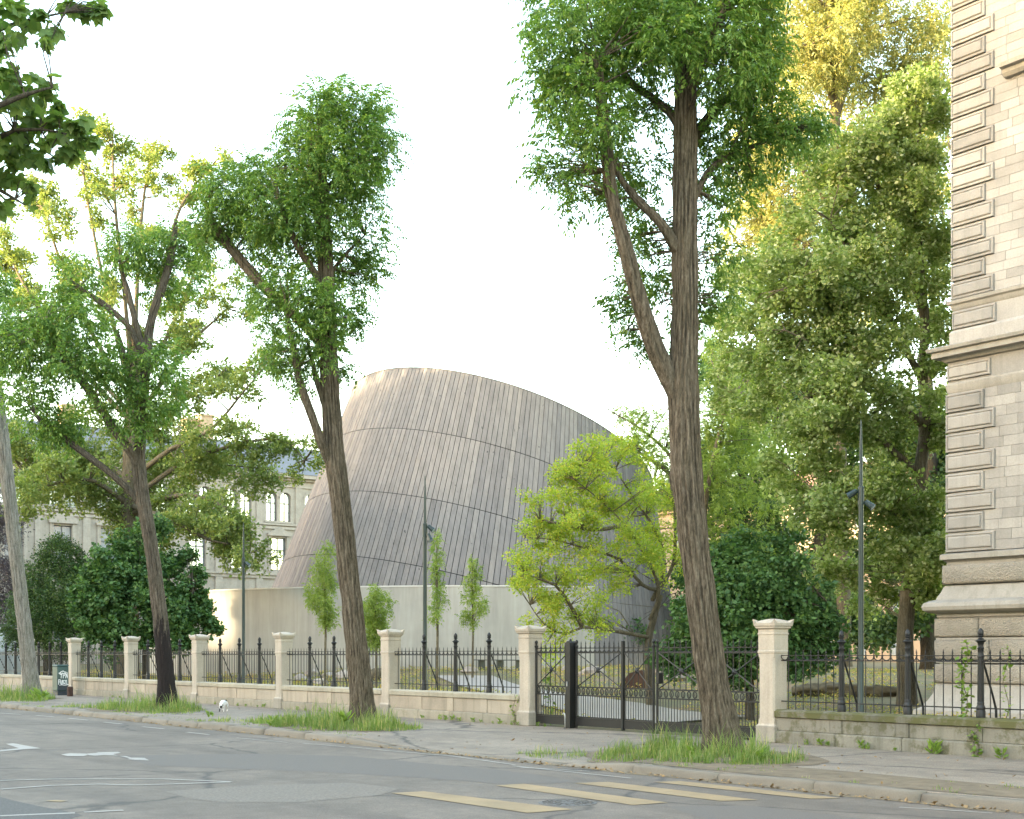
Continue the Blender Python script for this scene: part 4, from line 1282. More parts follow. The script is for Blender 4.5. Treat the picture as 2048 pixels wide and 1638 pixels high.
def sample_blobs(blobs, dens, seed, inner=0.30, minn=6, sat=3):
    r = np.random.default_rng(seed)
    pos = []; out = []
    al = []
    for (c_, R_) in blobs:
        al.append((c_, R_))
        for _ in range(sat):
            d = unit(r.normal(size=3)); k = r.uniform(0.22, 0.45)
            al.append((tuple(np.array(c_) + d * np.array(R_) * r.uniform(0.8, 1.12)), tuple(k * q for q in R_)))
    for (c_, R_) in al:
        rm = (R_[0] * R_[1] * R_[2]) ** (1 / 3)
        n = max(minn, int(dens * rm ** 2.0))
        d = unit(r.normal(size=(n, 3)))
        k = r.normal(size=(4, 3)) * 2.6; ph = r.uniform(0, 6.28, 4)
        lump = 0.86 + 0.17 * sum(np.sin(d @ k[i] + ph[i]) for i in range(4)) / 1.6
        u = inner + (1 - inner) * r.random(n) ** 0.55
        wisp = r.random(n) < 0.12
        u = np.where(wisp, u * r.uniform(1.0, 1.35, n), u)
        pos.append(np.array(c_)[None] + d * np.array(R_)[None] * (u * lump)[:, None])
        out.append(d)
    return np.concatenate(pos), np.concatenate(out)
def catmull(pts, rad, step):
    P_ = [Vector(p) for p in pts]
    n = len(P_)
    op, orad = [], []
    for i in range(n - 1):
        p0, p1, p2, p3 = P_[max(i - 1, 0)], P_[i], P_[i + 1], P_[min(i + 2, n - 1)]
        k = max(2, int((p2 - p1).length / step))
        for j in range(k):
            t = j / k
            op.append(0.5 * ((2 * p1) + (p2 - p0) * t + (2 * p0 - 5 * p1 + 4 * p2 - p3) * t * t + (3 * p1 - p0 - 3 * p2 + p3) * t ** 3))
            orad.append(rad[i] + (rad[i + 1] - rad[i]) * t)
    op.append(P_[-1]); orad.append(rad[-1])
    return op, orad
def limb(name, pts, rad, mat, parent, org, n=12, step=0.25, rough=0.10, flare=0.0, knots=(), freq=9.0):
    op, orad = catmull([Vector(p) - org for p in pts], rad, step)
    m = len(op)
    vs = []; fs = []
    t = (op[1] - op[0]).normalized(); a = t.orthogonal().normalized()
    L_ = 0.0
    for i in range(m):
        t = (op[min(i + 1, m - 1)] - op[max(i - 1, 0)]).normalized()
        a = (a - t * a.dot(t)).normalized(); b = t.cross(a)
        if i: L_ += (op[i] - op[i - 1]).length
        for j in range(n):
            an = 2 * math.pi * j / n
            ca, sa = math.cos(an), math.sin(an)
            r_ = orad[i]
            if rough:
                q = Vector((ca * freq * 0.3, sa * freq * 0.3, L_ * 1.15))
                rid = 1 - abs(noise.noise(q)) * 2.6
                r_ += rough * 0.24 * rid * min(1.0, orad[i] / 0.12) + rough * 0.10 * noise.noise(q * 2.7 + Vector((5, 1, 2)))
                r_ *= 1 + rough * 0.9 * noise.noise(Vector((ca, sa, L_ * 1.3)) * 1.2)
            if flare:
                h = op[i].z
                if h < 0.9: r_ *= 1 + flare * (0.5 + 0.9 * max(0, noise.noise(Vector((ca * 1.7, sa * 1.7, 7.7))) + 0.35)) * (max(0, 0.9 - h) / 0.9) ** 2.2
            for (kz, kan, kr, kw) in knots:
                dd = math.hypot(L_ - kz, orad[i] * math.atan2(math.sin(an - kan), math.cos(an - kan)))
                r_ += kr * math.exp(-(dd / kw) ** 2) - kr * 0.9 * math.exp(-(dd / (kw * 0.35)) ** 2)
            vs.append(op[i] + (a * ca + b * sa) * r_)
    for i in range(m - 1):
        for j in range(n):
            k = (j + 1) % n
            fs.append((i * n + j, i * n + k, (i + 1) * n + k, (i + 1) * n + j))
    fs.append(tuple((m - 1) * n + j for j in range(n)))
    fs.append(tuple(range(n - 1, -1, -1)))
    return MB().add(vs, fs).build(name, mat, parent, True)
def bark_twigs(skel, blobs, org, mat, parent, per=5, r0=0.025, seed=1):
    """thin shoots from the nearest limb into each leaf mass"""
    r = random.Random(seed)
    m = MB()
    sk = [Vector(p) for p in skel]
    for (c_, R_) in blobs:
        c_ = Vector(c_)
        for _ in range(per):
            d = Vector((r.gauss(0, 1), r.gauss(0, 1), r.gauss(0.5, 1))).normalized()
            e = c_ + Vector((d.x * R_[0], d.y * R_[1], d.z * R_[2])) * r.uniform(0.4, 1.05)
            b = min(sk, key=lambda p: (p - e).length + 0.6 * max(0, p.z - e.z))
            mid_ = b.lerp(e, 0.55) + Vector((r.gauss(0, .12), r.gauss(0, .12), r.uniform(0, .25))) * (e - b).length * 0.5
            m.tube([b - org, mid_ - org, e - org], [r0, r0 * 0.6, r0 * 0.2], 4, False)
    o = m.build('twigs', mat, parent, True); o['kind'] = 'stuff'
    return o
def crown_obj(name, templates, blobs, dens, scale, mat, parent, org, seed, tilt=0.5, flat=0.5, inner=0.3, jit=0.4, sat=3):
    pos, out = sample_blobs(blobs, dens, seed, inner, 6, sat)
    r = np.random.default_rng(seed + 5)
    sc_ = scale * (1 + jit * r.uniform(-1, 1, len(pos)))
    V, F = scatter(templates, pos, out, sc_, tilt, flat, seed + 9)
    V = V - np.array(org)[None]
    return obj_from(name, np_mesh(name, V, F, mat), parent)
def PB(lst, F):
    """pixel blobs (px, py, radius px, depth offset m, [vertical ratio]) to world"""
    out = []
    for b in lst:
        px, py, r = b[:3]; dF = b[3] if len(b) > 3 else 0.0; vr = b[4] if len(b) > 4 else 1.0
        p = P(px, py, F + dF); rr = r * (F + dF) / FPX
        out.append((tuple(p), (rr, rr, rr * vr)))
    return out
def px_poly(pts, F):
    """(px, py, dF) points to world"""
    return [P(q[0], q[1], F + (q[2] if len(q) > 2 else 0)) for q in pts]

SPRAY = [spray_template(i) for i in range(5)]
SPRAY_S = [spray_template(20 + i, 3, 0.30, 0.11, 0.042) for i in range(4)]
OAK = [clump_template(i + 40, 9, 0.30, 0.15, 0.10) for i in range(5)]
LIND = [clump_template(i + 60, 9, 0.26, 0.12, 0.10, 0.4) for i in range(5)]
FINE = [clump_template(i + 80, 9, 0.22, 0.085, 0.05) for i in range(5)]
BROAD = [clump_template(i + 100, 7, 0.26, 0.19, 0.15, 0.45) for i in range(5)]
STAR = [star_leaf(i) for i in range(4)]

# ---- street trees (pinnate leaves), on the footway between kerb and fence
def street_tree(F, base_px, trunk, tr, limbs, blobs, dens, mat, label, seed, leafscale=1.0, nseg=40, knots=(), tmpl=None):
    b0 = P(base_px[0], base_px[1], F); b0.z = ZB
    e = empty('street_tree', b0, 0, label, 'tree', 'street trees in the footway')
    pts = px_poly(trunk, F)
    pts[0].z = ZB - 0.15
    skel = list(pts[2:])
    tr = [q * 0.90 for q in tr]
    limb('trunk', pts, tr, M[mat], e, b0, nseg, 0.05, 0.085, 0.55, knots, 12.0)
    for lp, lr in limbs:
        w = px_poly(lp, F)
        lr = [q * 0.76 for q in lr]
        limb('limb', w, lr, M[mat], e, b0, 36, 0.06, 0.08, 0, (), 9.0)
        op, _ = catmull(w, lr, 0.5)
        skel += op[1:]
    op, _ = catmull(pts, tr, 0.5)
    skel += [p for p in op if p.z > b0.z + 3]
    bl = PB(blobs, F)
    bark_twigs(skel, bl, b0, M[mat], e, 9, 0.018, seed)
    crown_obj('crown', tmpl or SPRAY, bl, dens, leafscale, M['leaf_sophora'], e, b0, seed, 0.45, 0.45, 0.22, 0.45, 6)
    return e
street_tree(21.4, (1452, 1505),
    [(1452, 1510), (1440, 1440), (1428, 1380), (1409, 1250), (1390, 1100), (1374, 950), (1367, 800), (1368, 700), (1370, 600), (1370, 450), (1371, 300), (1371, 170), (1374, 40), (1380, -120), (1376, -300)],
    [0.33, 0.285, 0.262, 0.247, 0.245, 0.258, 0.258, 0.228, 0.215, 0.203, 0.195, 0.18, 0.15, 0.11, 0.06],
    [([(1372, 830, 0), (1340, 760, -.05), (1318, 715, -.1), (1298, 660, -.2), (1276, 590, -.3), (1260, 530, -.4), (1238, 450, -.5), (1222, 385, -.5), (1214, 300, -.5), (1206, 230, -.6), (1195, 120, -.7)], [0.16, 0.19, 0.185, 0.17, 0.155, 0.145, 0.13, 0.12, 0.11, 0.12, 0.06]),
     ([(1368, 520, 0), (1343, 480, -.1), (1320, 445, -.2), (1285, 410, -.2), (1252, 372, -.1), (1225, 330, 0)], [0.10, 0.11, 0.09, 0.08, 0.06, 0.04]),
     ([(1370, 280, 0), (1345, 232, .1), (1310, 200, .3), (1262, 165, .5), (1240, 120, .6)], [0.08, 0.085, 0.075, 0.07, 0.03]),
     ([(1374, 330, 0), (1400, 260, .4), (1450, 200, .8), (1520, 150, 1.2)], [0.10, 0.10, 0.08, 0.03]),
     ([(1374, 200, 0), (1395, 140, -.3), (1430, 60, -.6), (1470, -20, -.9)], [0.11, 0.10, 0.08, 0.03]),
     ([(1380, 420, 0), (1420, 340, .2), (1490, 300, .5), (1580, 265, .7)], [0.07, 0.06, 0.045, 0.02])],
    [(1180, 60, 105, -.6), (1110, 110, 55, -.7), (1100, 20, 60, .1), (1160, 190, 80, -.6), (1120, 215, 55, .4), (1135, 320, 62, -.5), (1205, 320, 70, .3), (1160, 380, 48, -.3), (1245, 120, 95, .2), (1265, 20, 95, -.6),
     (1335, 30, 95, .7), (1290, 230, 52, .5), (1255, 410, 45, .6), (1430, 40, 115, -.5), (1500, 60, 80, .4), (1400, -60, 130, 0), (1250, -90, 120, .2), (1520, 130, 60, -.2), (1450, 165, 80, .7), (1440, 100, 90, -1.0),
     (1460, 245, 75, .2), (1530, 215, 70, .3), (1590, 265, 48, .5), (1620, 262, 28, .5), (1510, 295, 60, .5), (1430, 330, 62, .6), (1480, 370, 45, .9), (1420, 430, 50, .5), (1300, 350, 45, .7), (1300, 540, 42, .7), (1330, 600, 38, .6), (1240, 600, 32, .1), (1245, 655, 26, .2), (1290, 700, 20, .3),
     (1425, 520, 46, .6), (1440, 600, 30, .8), (1270, 505, 38, .4), (1395, 640, 26, .8), (1345, 90, 60, -1.2), (1210, 250, 60, -1.0), (1080, 170, 36, -.4), (1095, 350, 30, -.3), (1320, 470, 38, .8)],
    400, 'bark_sophora', 'big forked street tree with thick ridged trunk standing in grass before the iron gate', 3, 1.0, 110,
    knots=((4.55, 2.6, 0.05, 0.13), (6.4, 2.9, 0.035, 0.10), (1.9, 2.2, 0.02, 0.08)))
street_tree(30.2, (728, 1448),
    [(730, 1452), (724, 1400), (716, 1320), (703, 1200), (692, 1100), (681, 1000), (668, 900), (661, 800), (657, 700), (653, 600), (650, 500), (645, 400), (640, 310), (640, 220)],
    [0.30, 0.275, 0.265, 0.245, 0.238, 0.24, 0.235, 0.218, 0.205, 0.195, 0.175, 0.145, 0.11, 0.04],
    [([(668, 945, 0), (648, 900, -.2), (630, 850, -.3), (612, 800, -.4), (598, 755, -.4), (588, 700, -.4), (575, 640, -.4)], [0.10, 0.125, 0.115, 0.11, 0.10, 0.08, 0.04]),
     ([(655, 830, 0), (645, 800, -.1), (634, 765, -.1), (625, 725, 0), (615, 680, .1)], [0.07, 0.075, 0.07, 0.06, 0.04]),
     ([(655, 700, 0), (600, 640, .2), (540, 585, .4), (490, 530, .5), (450, 480, .5), (425, 445, .5), (410, 400, .5)], [0.13, 0.15, 0.15, 0.14, 0.13, 0.11, 0.05]),
     ([(650, 590, 0), (628, 545, -.2), (600, 500, -.4), (575, 450, -.6), (560, 400, -.7)], [0.09, 0.10, 0.09, 0.07, 0.03]),
     ([(645, 470, 0), (625, 400, -.2), (620, 345, -.2), (625, 280, -.3)], [0.08, 0.10, 0.10, 0.03]),
     ([(651, 560, 0), (690, 510, .5), (730, 470, .9)], [0.06, 0.045, 0.02]), ([(642, 390, 0), (690, 340, .3), (740, 300, .5)], [0.08, 0.06, 0.02])],
    [(640, 250, 72, -.3), (710, 245, 66, .3), (690, 310, 80, -.4), (605, 270, 42, .3), (755, 290, 46, .1), (730, 360, 52, -.2), (660, 370, 62, .6), (680, 205, 45, 0), (770, 340, 26, .3), (580, 300, 26, 0), (620, 330, 45, -.7), (700, 410, 40, .5),
     (470, 395, 72, 0), (545, 400, 78, -.5), (430, 440, 48, .3), (535, 350, 50, .3), (610, 440, 62, -.6), (590, 360, 48, .6), (410, 480, 36, .5), (500, 450, 70, .9), (440, 370, 36, .4), (650, 460, 50, -.6), (500, 500, 50, 1.2), (570, 480, 55, .3),
     (590, 590, 66, -.4), (640, 610, 56, -.7), (555, 640, 50, .2), (620, 680, 58, -.4), (690, 640, 36, .5), (735, 470, 48, .7), (750, 540, 32, .8), (720, 560, 40, .8), (660, 530, 50, .7), (570, 710, 42, -.2), (600, 755, 32, -.3), (690, 745, 15, .5), (715, 640, 22, .6), (530, 580, 40, .8), (660, 700, 36, .7), (540, 720, 28, .2)],
    400, 'bark_sophora', 'slender leaning street tree with a round top knot, before the concrete wall', 13, 1.05, 84,
    knots=((6.0, 2.0, 0.04, 0.12), (4.3, 2.4, 0.03, 0.10)))
street_tree(38.7, (335, 1415),
    [(337, 1420), (332, 1360), (325, 1280), (314, 1180), (302, 1090), (288, 1010), (280, 960), (277, 925), (280, 890), (286, 820), (292, 730), (303, 640), (328, 565), (345, 500), (352, 440)],
    [0.30, 0.255, 0.235, 0.215, 0.205, 0.205, 0.20, 0.20, 0.15, 0.14, 0.13, 0.12, 0.11, 0.10, 0.04],
    [([(280, 950, 0), (262, 905, -.2), (232, 865, -.3), (205, 820, -.4), (170, 770, -.5), (135, 730, -.5), (115, 690, -.5), (90, 640, -.5)], [0.13, 0.15, 0.145, 0.14, 0.14, 0.13, 0.11, 0.04]),
     ([(282, 870, 0), (275, 815, -.3), (262, 760, -.4), (250, 715, -.4), (235, 660, -.4)], [0.10, 0.115, 0.11, 0.09, 0.03]),
     ([(280, 1010, 0), (262, 985, -.1), (225, 950, -.3), (180, 915, -.4), (140, 885, -.5), (105, 860, -.6), (70, 830, -.6)], [0.09, 0.11, 0.11, 0.11, 0.11, 0.13, 0.05]),
     ([(292, 740, 0), (262, 660, .3), (215, 615, .5), (180, 590, .6), (140, 560, .6)], [0.09, 0.10, 0.10, 0.10, 0.04]),
     ([(294, 720, 0), (270, 640, -.2), (255, 580, -.3), (240, 530, -.3)], [0.09, 0.10, 0.10, 0.04])],
    [(150, 650, 66, -.5), (90, 690, 62, -.4), (200, 700, 62, -.6), (60, 640, 45, .2), (245, 505, 58, -.3), (300, 530, 40, .4), (345, 480, 36, 0), (365, 545, 45, .4), (385, 500, 30, .5), (290, 740, 50, -.6), (335, 780, 40, .2), (160, 560, 45, .6),
     (75, 820, 55, -.6), (130, 850, 40, -.5), (40, 790, 40, -.4), (225, 780, 55, -.7), (290, 810, 42, -.6), (30, 700, 46, -.3), (0, 690, 45, -.3), (100, 860, 36, -.7), (340, 700, 32, .3), (150, 730, 52, -1.0), (270, 860, 30, -.5), (320, 590, 30, .7), (130, 610, 40, .4), (60, 745, 30, .5)],
    300, 'bark_scarred', 'leaning street tree with a blackened scar on its lower trunk and spreading limbs', 23, 1.15, 64, tmpl=SPRAY_S)
street_tree(48.2, (66, 1392),
    [(67, 1398), (58, 1330), (50, 1260), (38, 1160), (27, 1070), (16, 970), (6, 880), (-4, 800), (-18, 700), (-30, 600)],
    [0.33, 0.285, 0.27, 0.255, 0.25, 0.245, 0.235, 0.22, 0.19, 0.08],
    [([(0, 830, 0), (-25, 780, -.3), (-50, 700, -.5), (-70, 620, -.5)], [0.12, 0.13, 0.1, 0.04])],
    [(-15, 640, 52, 0), (-60, 560, 70, .3), (-90, 680, 70, -.4), (-10, 720, 40, .4), (-40, 760, 50, -.5)],
    380, 'bark_pale', 'pale leaning street tree trunk beside the graffiti cabinet', 33, 1.25, 56, tmpl=SPRAY_S)

# ---- plane tree on the near footway, only its outer branches reach into the picture
def plane_tree():
    b0 = Vector((-17.2, 1.6, 0.12))
    e = empty('plane_tree', b0, 0, 'plane tree with large lobed leaves hanging over the street', 'tree')
    limb('trunk', [b0 - Vector((0, 0, .1)), b0 + Vector((0.1, 0.1, 2)), b0 + Vector((0.3, 0.4, 4.2)), b0 + Vector((0.5, 0.6, 6.5)), b0 + Vector((0.4, 1.0, 9.5))], [0.36, 0.29, 0.25, 0.2, 0.06], M['bark_pale'], e, b0, 20, 0.2, 0.05, 0.4)
    F = 13.8
    br = [[b0 + Vector((0.3, 0.4, 4.2)), P(-230, 420, F), P(-80, 320, F), P(30, 260, F), P(120, 265, F)],
          [b0 + Vector((0.5, 0.6, 6.0)), P(-230, 170, F + .3), P(-80, 90, F + .3), P(40, 45, F + .2), P(130, 25, F)],
          [b0 + Vector((0.3, 0.4, 4.6)), P(-200, 330, F - .3), P(-60, 240, F - .4), P(50, 190, F - .5), P(105, 175, F - .5)],
          [b0 + Vector((0.3, 0.4, 5.2)), P(-200, 280, F + .4), P(-80, 330, F + .3), P(0, 380, F + .2), P(50, 410, F + .2)]]
    skel = []
    for w in br:
        limb('limb', w, [0.09, 0.06, 0.035, 0.02, 0.008], M['bark_dark'], e, b0, 8, 0.3, 0.05)
        skel += catmull(w, [1] * 5, 0.3)[0]
    bl = PB([(40, 30, 48), (95, 55, 30), (135, 15, 30, .2), (185, 12, 24, .3), (20, 80, 30, -.3), (205, 22, 10, .2), (90, 85, 20, -.2), (45, 180, 45, -.3), (15, 150, 30), (95, 170, 28, -.4), (105, 235, 26, .1), (60, 245, 48, .2), (20, 290, 48, .2), (120, 268, 28, .1), (160, 278, 26, -.1), (80, 310, 36, .2),
             (30, 350, 30, .3), (60, 390, 22, .3), (10, 410, 22, .2), (-60, 60, 90, .3), (-70, 220, 90, -.3), (-60, 340, 80, .2), (-150, 150, 120, .6), (-160, 320, 120, -.3), (-150, 0, 110, 0), (140, 300, 24, .1), (165, 250, 20, -.2)], F)
    bark_twigs(skel, bl, b0, M['bark_dark'], e, 4, 0.010, 5)
    pos, out = sample_blobs(bl, 560, 77, 0.15, 8, 1)
    r = np.random.default_rng(9)
    V, Fq = scatter(STAR, pos, out * 0.4 + np.array([0, 0, -0.55]), 0.95 + 0.4 * r.uniform(-1, 1, len(pos)), 0.55, 1.0, 3)
    obj_from('crown', np_mesh('crown', V - np.array(b0)[None], Fq, M['leaf_plane']), e)
plane_tree()

# ---- park trees built from limbs that carry leaf masses
def park_tree(name, F, base_px, trunk, tr, limbs, blobs, tmpl, dens, scale, leaf, bark, label, cat='tree', group=None, seed=1, zb=None, tilt=0.6, flat=0.8, inner=0.3, nseg=18, twigs=5, jit=0.3, tw=0.03, sat=3):
    b0 = P(base_px[0], base_px[1], F); b0.z = z_park(b0.x, b0.y) if zb is None else zb
    e = empty(name, b0, 0, label, cat, group)
    pts = px_poly(trunk, F); pts[0] = b0 - Vector((0, 0, 0.2))
    limb('trunk', pts, tr, M[bark], e, b0, nseg, 0.2, 0.08, 0.3)
    skel = list(pts[1:])
    for lp, lr in limbs:
        w = px_poly(lp, F)
        if not hasattr(lr, '__len__'):
            k = len(w); lr = [lr * (1 - 0.85 * i / (k - 1)) for i in range(k)]
        limb('limb', w, lr, M[bark], e, b0, 9, 0.25, 0.08)
        skel += catmull(w, lr, 0.5)[0][1:]
    bl = PB(blobs, F)
    if twigs: bark_twigs(skel, bl, b0, M[bark], e, twigs, tw, seed)
    crown_obj('crown', tmpl, bl, dens, scale, M[leaf], e, b0, seed, tilt, flat, inner, jit, sat)
    return e
def along(lines, r, n, spread, seed, t0=0.35, dF=1.5):
    """leaf masses strung along pixel branch lines"""
    q = random.Random(seed); out = []
    for ln in lines:
        k = len(ln) - 1
        for i in range(n):
            t = t0 + (1 - t0) * (i + q.random() * 0.6) / n
            t = min(0.999, t) * k; j = int(t); u = t - j
            px = ln[j][0] + (ln[j + 1][0] - ln[j][0]) * u; py = ln[j][1] + (ln[j + 1][1] - ln[j][1]) * u
            d0 = ln[j][2] if len(ln[j]) > 2 else 0; d1 = ln[j + 1][2] if len(ln[j + 1]) > 2 else 0
            out.append((px + q.gauss(0, spread), py + q.gauss(0, spread), r * q.uniform(0.65, 1.25), d0 + (d1 - d0) * u + q.gauss(0, dF * 0.5), q.uniform(.7, .95)))
    return out
# oak behind the shrubs: sunlit open top, long low boughs to the right
OF = 66
oak_top = [[(262, 780), (225, 640, .5), (190, 480, 1), (165, 330, 1.2), (160, 225, 1.2)], [(265, 760), (250, 600, -1), (232, 430, -1.5), (225, 300, -1.5), (228, 250, -1.5)], [(268, 740), (275, 560, 1), (285, 420, 2), (300, 320, 2.2), (318, 270, 2.2)],
           [(262, 800), (170, 640, -2), (120, 520, -2.5), (90, 420, -3), (85, 340, -3)], [(258, 840), (130, 700, 1), (60, 590, 1.5), (20, 510, 2), (0, 440, 2)], [(268, 760), (320, 560, -1), (355, 430, -2), (390, 370, -2), (425, 330, -2)],
           [(262, 830), (100, 640, 3), (30, 540, 3), (-30, 520, 3)], [(270, 800), (350, 640, 2), (390, 540, 2.5), (425, 440, 2.5)], [(270, 840), (380, 690, 0), (430, 640, 0), (470, 600, 0)]]
oak_low = [[(262, 960), (340, 900, -2), (420, 860, -3), (490, 780, -3), (540, 720, -3)], [(262, 1000), (360, 930, -1), (470, 890, -2), (560, 880, -2), (610, 920, -2)], [(260, 1030), (360, 990, -3), (440, 1010, -4), (500, 1060, -4), (490, 1150, -4)],
           [(258, 1010), (180, 960, -2), (100, 970, -3), (40, 1000, -3)], [(258, 960), (170, 900, 1), (90, 900, 1), (30, 920, 1)], [(262, 1010), (340, 1040, -5), (420, 1080, -5), (480, 1090, -5)], [(262, 980), (330, 950, 3), (430, 930, 3), (540, 940, 3)], [(260, 900), (330, 830, 2), (400, 780, 2), (450, 740, 2)]]
ob = along(oak_top, 21, 15, 26, 3, 0.22, 2.0) + along(oak_low, 30, 11, 20, 4, 0.25, 2.2) + [(230, 1010, 70, 0), (280, 1030, 60, 2), (200, 960, 60, 2), (300, 960, 60, 1), (150, 940, 60, 1), (100, 1000, 45, 1), (330, 1010, 45, -2), (240, 900, 60, 3), (320, 860, 50, 2), (60, 960, 45, 2), (180, 830, 50, 3), (260, 1060, 46, 1), (40, 900, 40, 2), (100, 930, 42, 1), (160, 1000, 42, -1), (380, 960, 36, -1), (430, 925, 34, -1), (480, 900, 30, -2), (540, 905, 28, -2), (590, 950, 20, -2), (420, 1060, 30, -4), (465, 1090, 26, -4), (380, 1055, 34, -4), (50, 1030, 30, -1), (20, 860, 36, 2), (340, 920, 36, 2), (480, 970, 24, 1)]
park_tree('oak_tree', OF, (255, 1290), [(255, 1300), (258, 1150), (260, 1050), (262, 950), (264, 850), (268, 740), (270, 640)], [0.55, 0.48, 0.45, 0.42, 0.36, 0.28, 0.15],
          [(l, 0.12) for l in oak_top] + [(l, 0.13) for l in oak_low], ob, OAK, 80, 1.05, 'leaf_oak', 'bark_brown', 'tall oak with sunlit airy top and long low boughs beyond the dark bushes', seed=31, inner=0.15, twigs=3, tw=0.035)
# dark yew like bush and hazel at its foot
park_tree('yew_bush', 61, (95, 1310), [(95, 1310), (96, 1250), (97, 1180)], [0.2, 0.15, 0.06], [], [(95, 1170, 62, 0), (60, 1225, 48, -.6), (130, 1125, 50, 0), (150, 1210, 60, -.8), (105, 1245, 60, -1.2), (40, 1262, 30, -.3), (115, 1105, 36, 0), (165, 1150, 36, .5), (70, 1175, 40, .6), (45, 1230, 30, .2), (30, 1280, 24, 0), (130, 1280, 50, -1)],
          FINE, 400, 1.1, 'leaf_dark', 'bark_dark', 'dense dark rounded evergreen bush behind the railing', 'bush', seed=41, inner=0.6, twigs=0)
park_tree('hazel_bush', 55.5, (290, 1310), [(290, 1310), (292, 1250), (295, 1180)], [0.12, 0.09, 0.04], [([(290, 1300), (230, 1240, -.5), (190, 1190, -.5)], 0.05), ([(290, 1300), (340, 1240, -.5), (385, 1190, -.5)], 0.05)],
          [(230, 1150, 50, -.6), (290, 1140, 62, .3), (320, 1200, 56, -.6), (200, 1215, 46, -.8), (345, 1240, 46, -.5), (260, 1240, 60, -.9), (190, 1165, 34, -.3), (375, 1180, 24, -.2), (395, 1230, 20, -.4), (230, 1275, 44, -1), (330, 1275, 44, -.9), (400, 1195, 16, 0), (285, 1080, 36, .6), (180, 1255, 34, -.9), (385, 1265, 30, -.5), (420, 1245, 14, -.3), (410, 1215, 12, 0), (400, 1150, 12, .2), (430, 1260, 10, -.3), (350, 1130, 22, .3), (380, 1110, 12, .4), (240, 1090, 24, .4), (210, 1120, 20, 0), (160, 1215, 20, -.8), (150, 1190, 14, -.6), (320, 1060, 22, .8)],
          BROAD, 210, 0.8, 'leaf_shrub', 'bark_dark', 'green broad leaved bush spreading beside the concrete wall', 'bush', seed=43, inner=0.3, sat=8)
park_tree('purple_tree', 84, (-20, 1300), [(-20, 1300), (-18, 1200), (-15, 1000)], [0.3, 0.25, 0.1], [], [(0, 1150, 50), (-30, 1050, 70), (15, 1220, 36), (10, 1060, 40), (5, 960, 40), (-20, 1240, 40)], FINE, 180, 1.4, 'leaf_purple', 'bark_dark', 'dark purple leaved tree behind the pale leaning trunk', seed=44)
# saplings planted before the concrete wall
def sapling(px, top, base, F, w, dens, label, leaf='leaf_young', seed=1, low=0.3):
    q = random.Random(seed)
    bl = []
    n = 13
    for i in range(n):
        t = low + (1 - low) * i / (n - 1)
        ww = w * (0.35 + 0.65 * math.sin(math.pi * (0.18 + 0.8 * (t - low) / (1 - low))))
        bl.append((px + q.gauss(0, ww * 0.32), base + (top - base) * t, ww * q.uniform(0.45, 0.75), q.gauss(0, 0.25), 1.2))
    park_tree('sapling', F, (px, base), [(px, base), (px + 1, base + (top - base) * 0.35), (px - 1, base + (top - base) * 0.7), (px, top + 6)], [0.045, 0.038, 0.025, 0.01], [], bl, SPRAY_S, dens, 0.75, leaf, 'bark_brown', label, 'sapling', 'young trees before the concrete wall', seed, None, 0.6, 0.7, 0.1, 8, 3, 0.3, 0.009)
sapling(650, 1095, 1318, 47, 30, 900, 'dense young tree behind the second railing bay, before the concrete wall', seed=51)
sapling(752, 1180, 1318, 45, 32, 1000, 'low bushy young tree, rounded, before the concrete wall', seed=52, low=0.2)
sapling(874, 1070, 1318, 44, 20, 620, 'thin open young tree beside the lamp mast before the concrete wall', seed=53)
sapling(945, 1122, 1318, 52, 22, 900, 'slim upright young tree alone before the middle of the concrete wall', seed=54, low=0.35)
# yellow green spreading tree behind the gate
MF = 37
mpl = [[(1300, 1240), (1318, 1180, -.3), (1290, 1110, -.6), (1250, 1050, -1), (1200, 1000, -1.2), (1150, 960, -1.2)], [(1305, 1200), (1330, 1130, .4), (1310, 1060, .4), (1270, 1000, .4), (1230, 940, .4), (1190, 905, .4)], [(1300, 1275), (1230, 1262, -.8), (1165, 1255, -1), (1130, 1268, -1), (1090, 1250, -1.2), (1060, 1210, -1.2)],
       [(1318, 1180), (1285, 1170, -.6), (1240, 1120, -1), (1180, 1100, -1.2), (1110, 1080, -1.4), (1050, 1075, -1.4)], [(1250, 1050, -1), (1190, 1060, -1.3), (1130, 1050, -1.5), (1080, 1040, -1.5)], [(1165, 1255, -1), (1140, 1210, -1.2), (1110, 1170, -1.4), (1050, 1150, -1.5)], [(1305, 1200, 0), (1345, 1130, .8), (1350, 1040, 1), (1340, 960, 1)], [(1230, 940, .4), (1160, 930, 0), (1110, 940, -.3)]]
mb = along(mpl, 19, 15, 24, 8, 0.25, 1.0)
qq = random.Random(18)
for (a_, b_, r_) in ((1130, 930, 60), (1200, 905, 55), (1250, 940, 50), (1100, 980, 50), (1160, 985, 50), (1075, 1075, 40), (1130, 1130, 50), (1060, 1165, 45), (1120, 1200, 50), (1210, 1190, 50), (1240, 1150, 45), (1050, 1135, 40), (1180, 1140, 40), (1110, 1020, 40), (1230, 1010, 50), (1290, 980, 50), (1200, 1240, 36), (1260, 1090, 50), (1150, 1060, 40), (1290, 1060, 40)):
    for _ in range(4):
        mb.append((a_ + qq.gauss(0, r_ * 0.5), b_ + qq.gauss(0, r_ * 0.45), qq.uniform(10, 22), qq.gauss(-0.3, 0.8), 0.6))
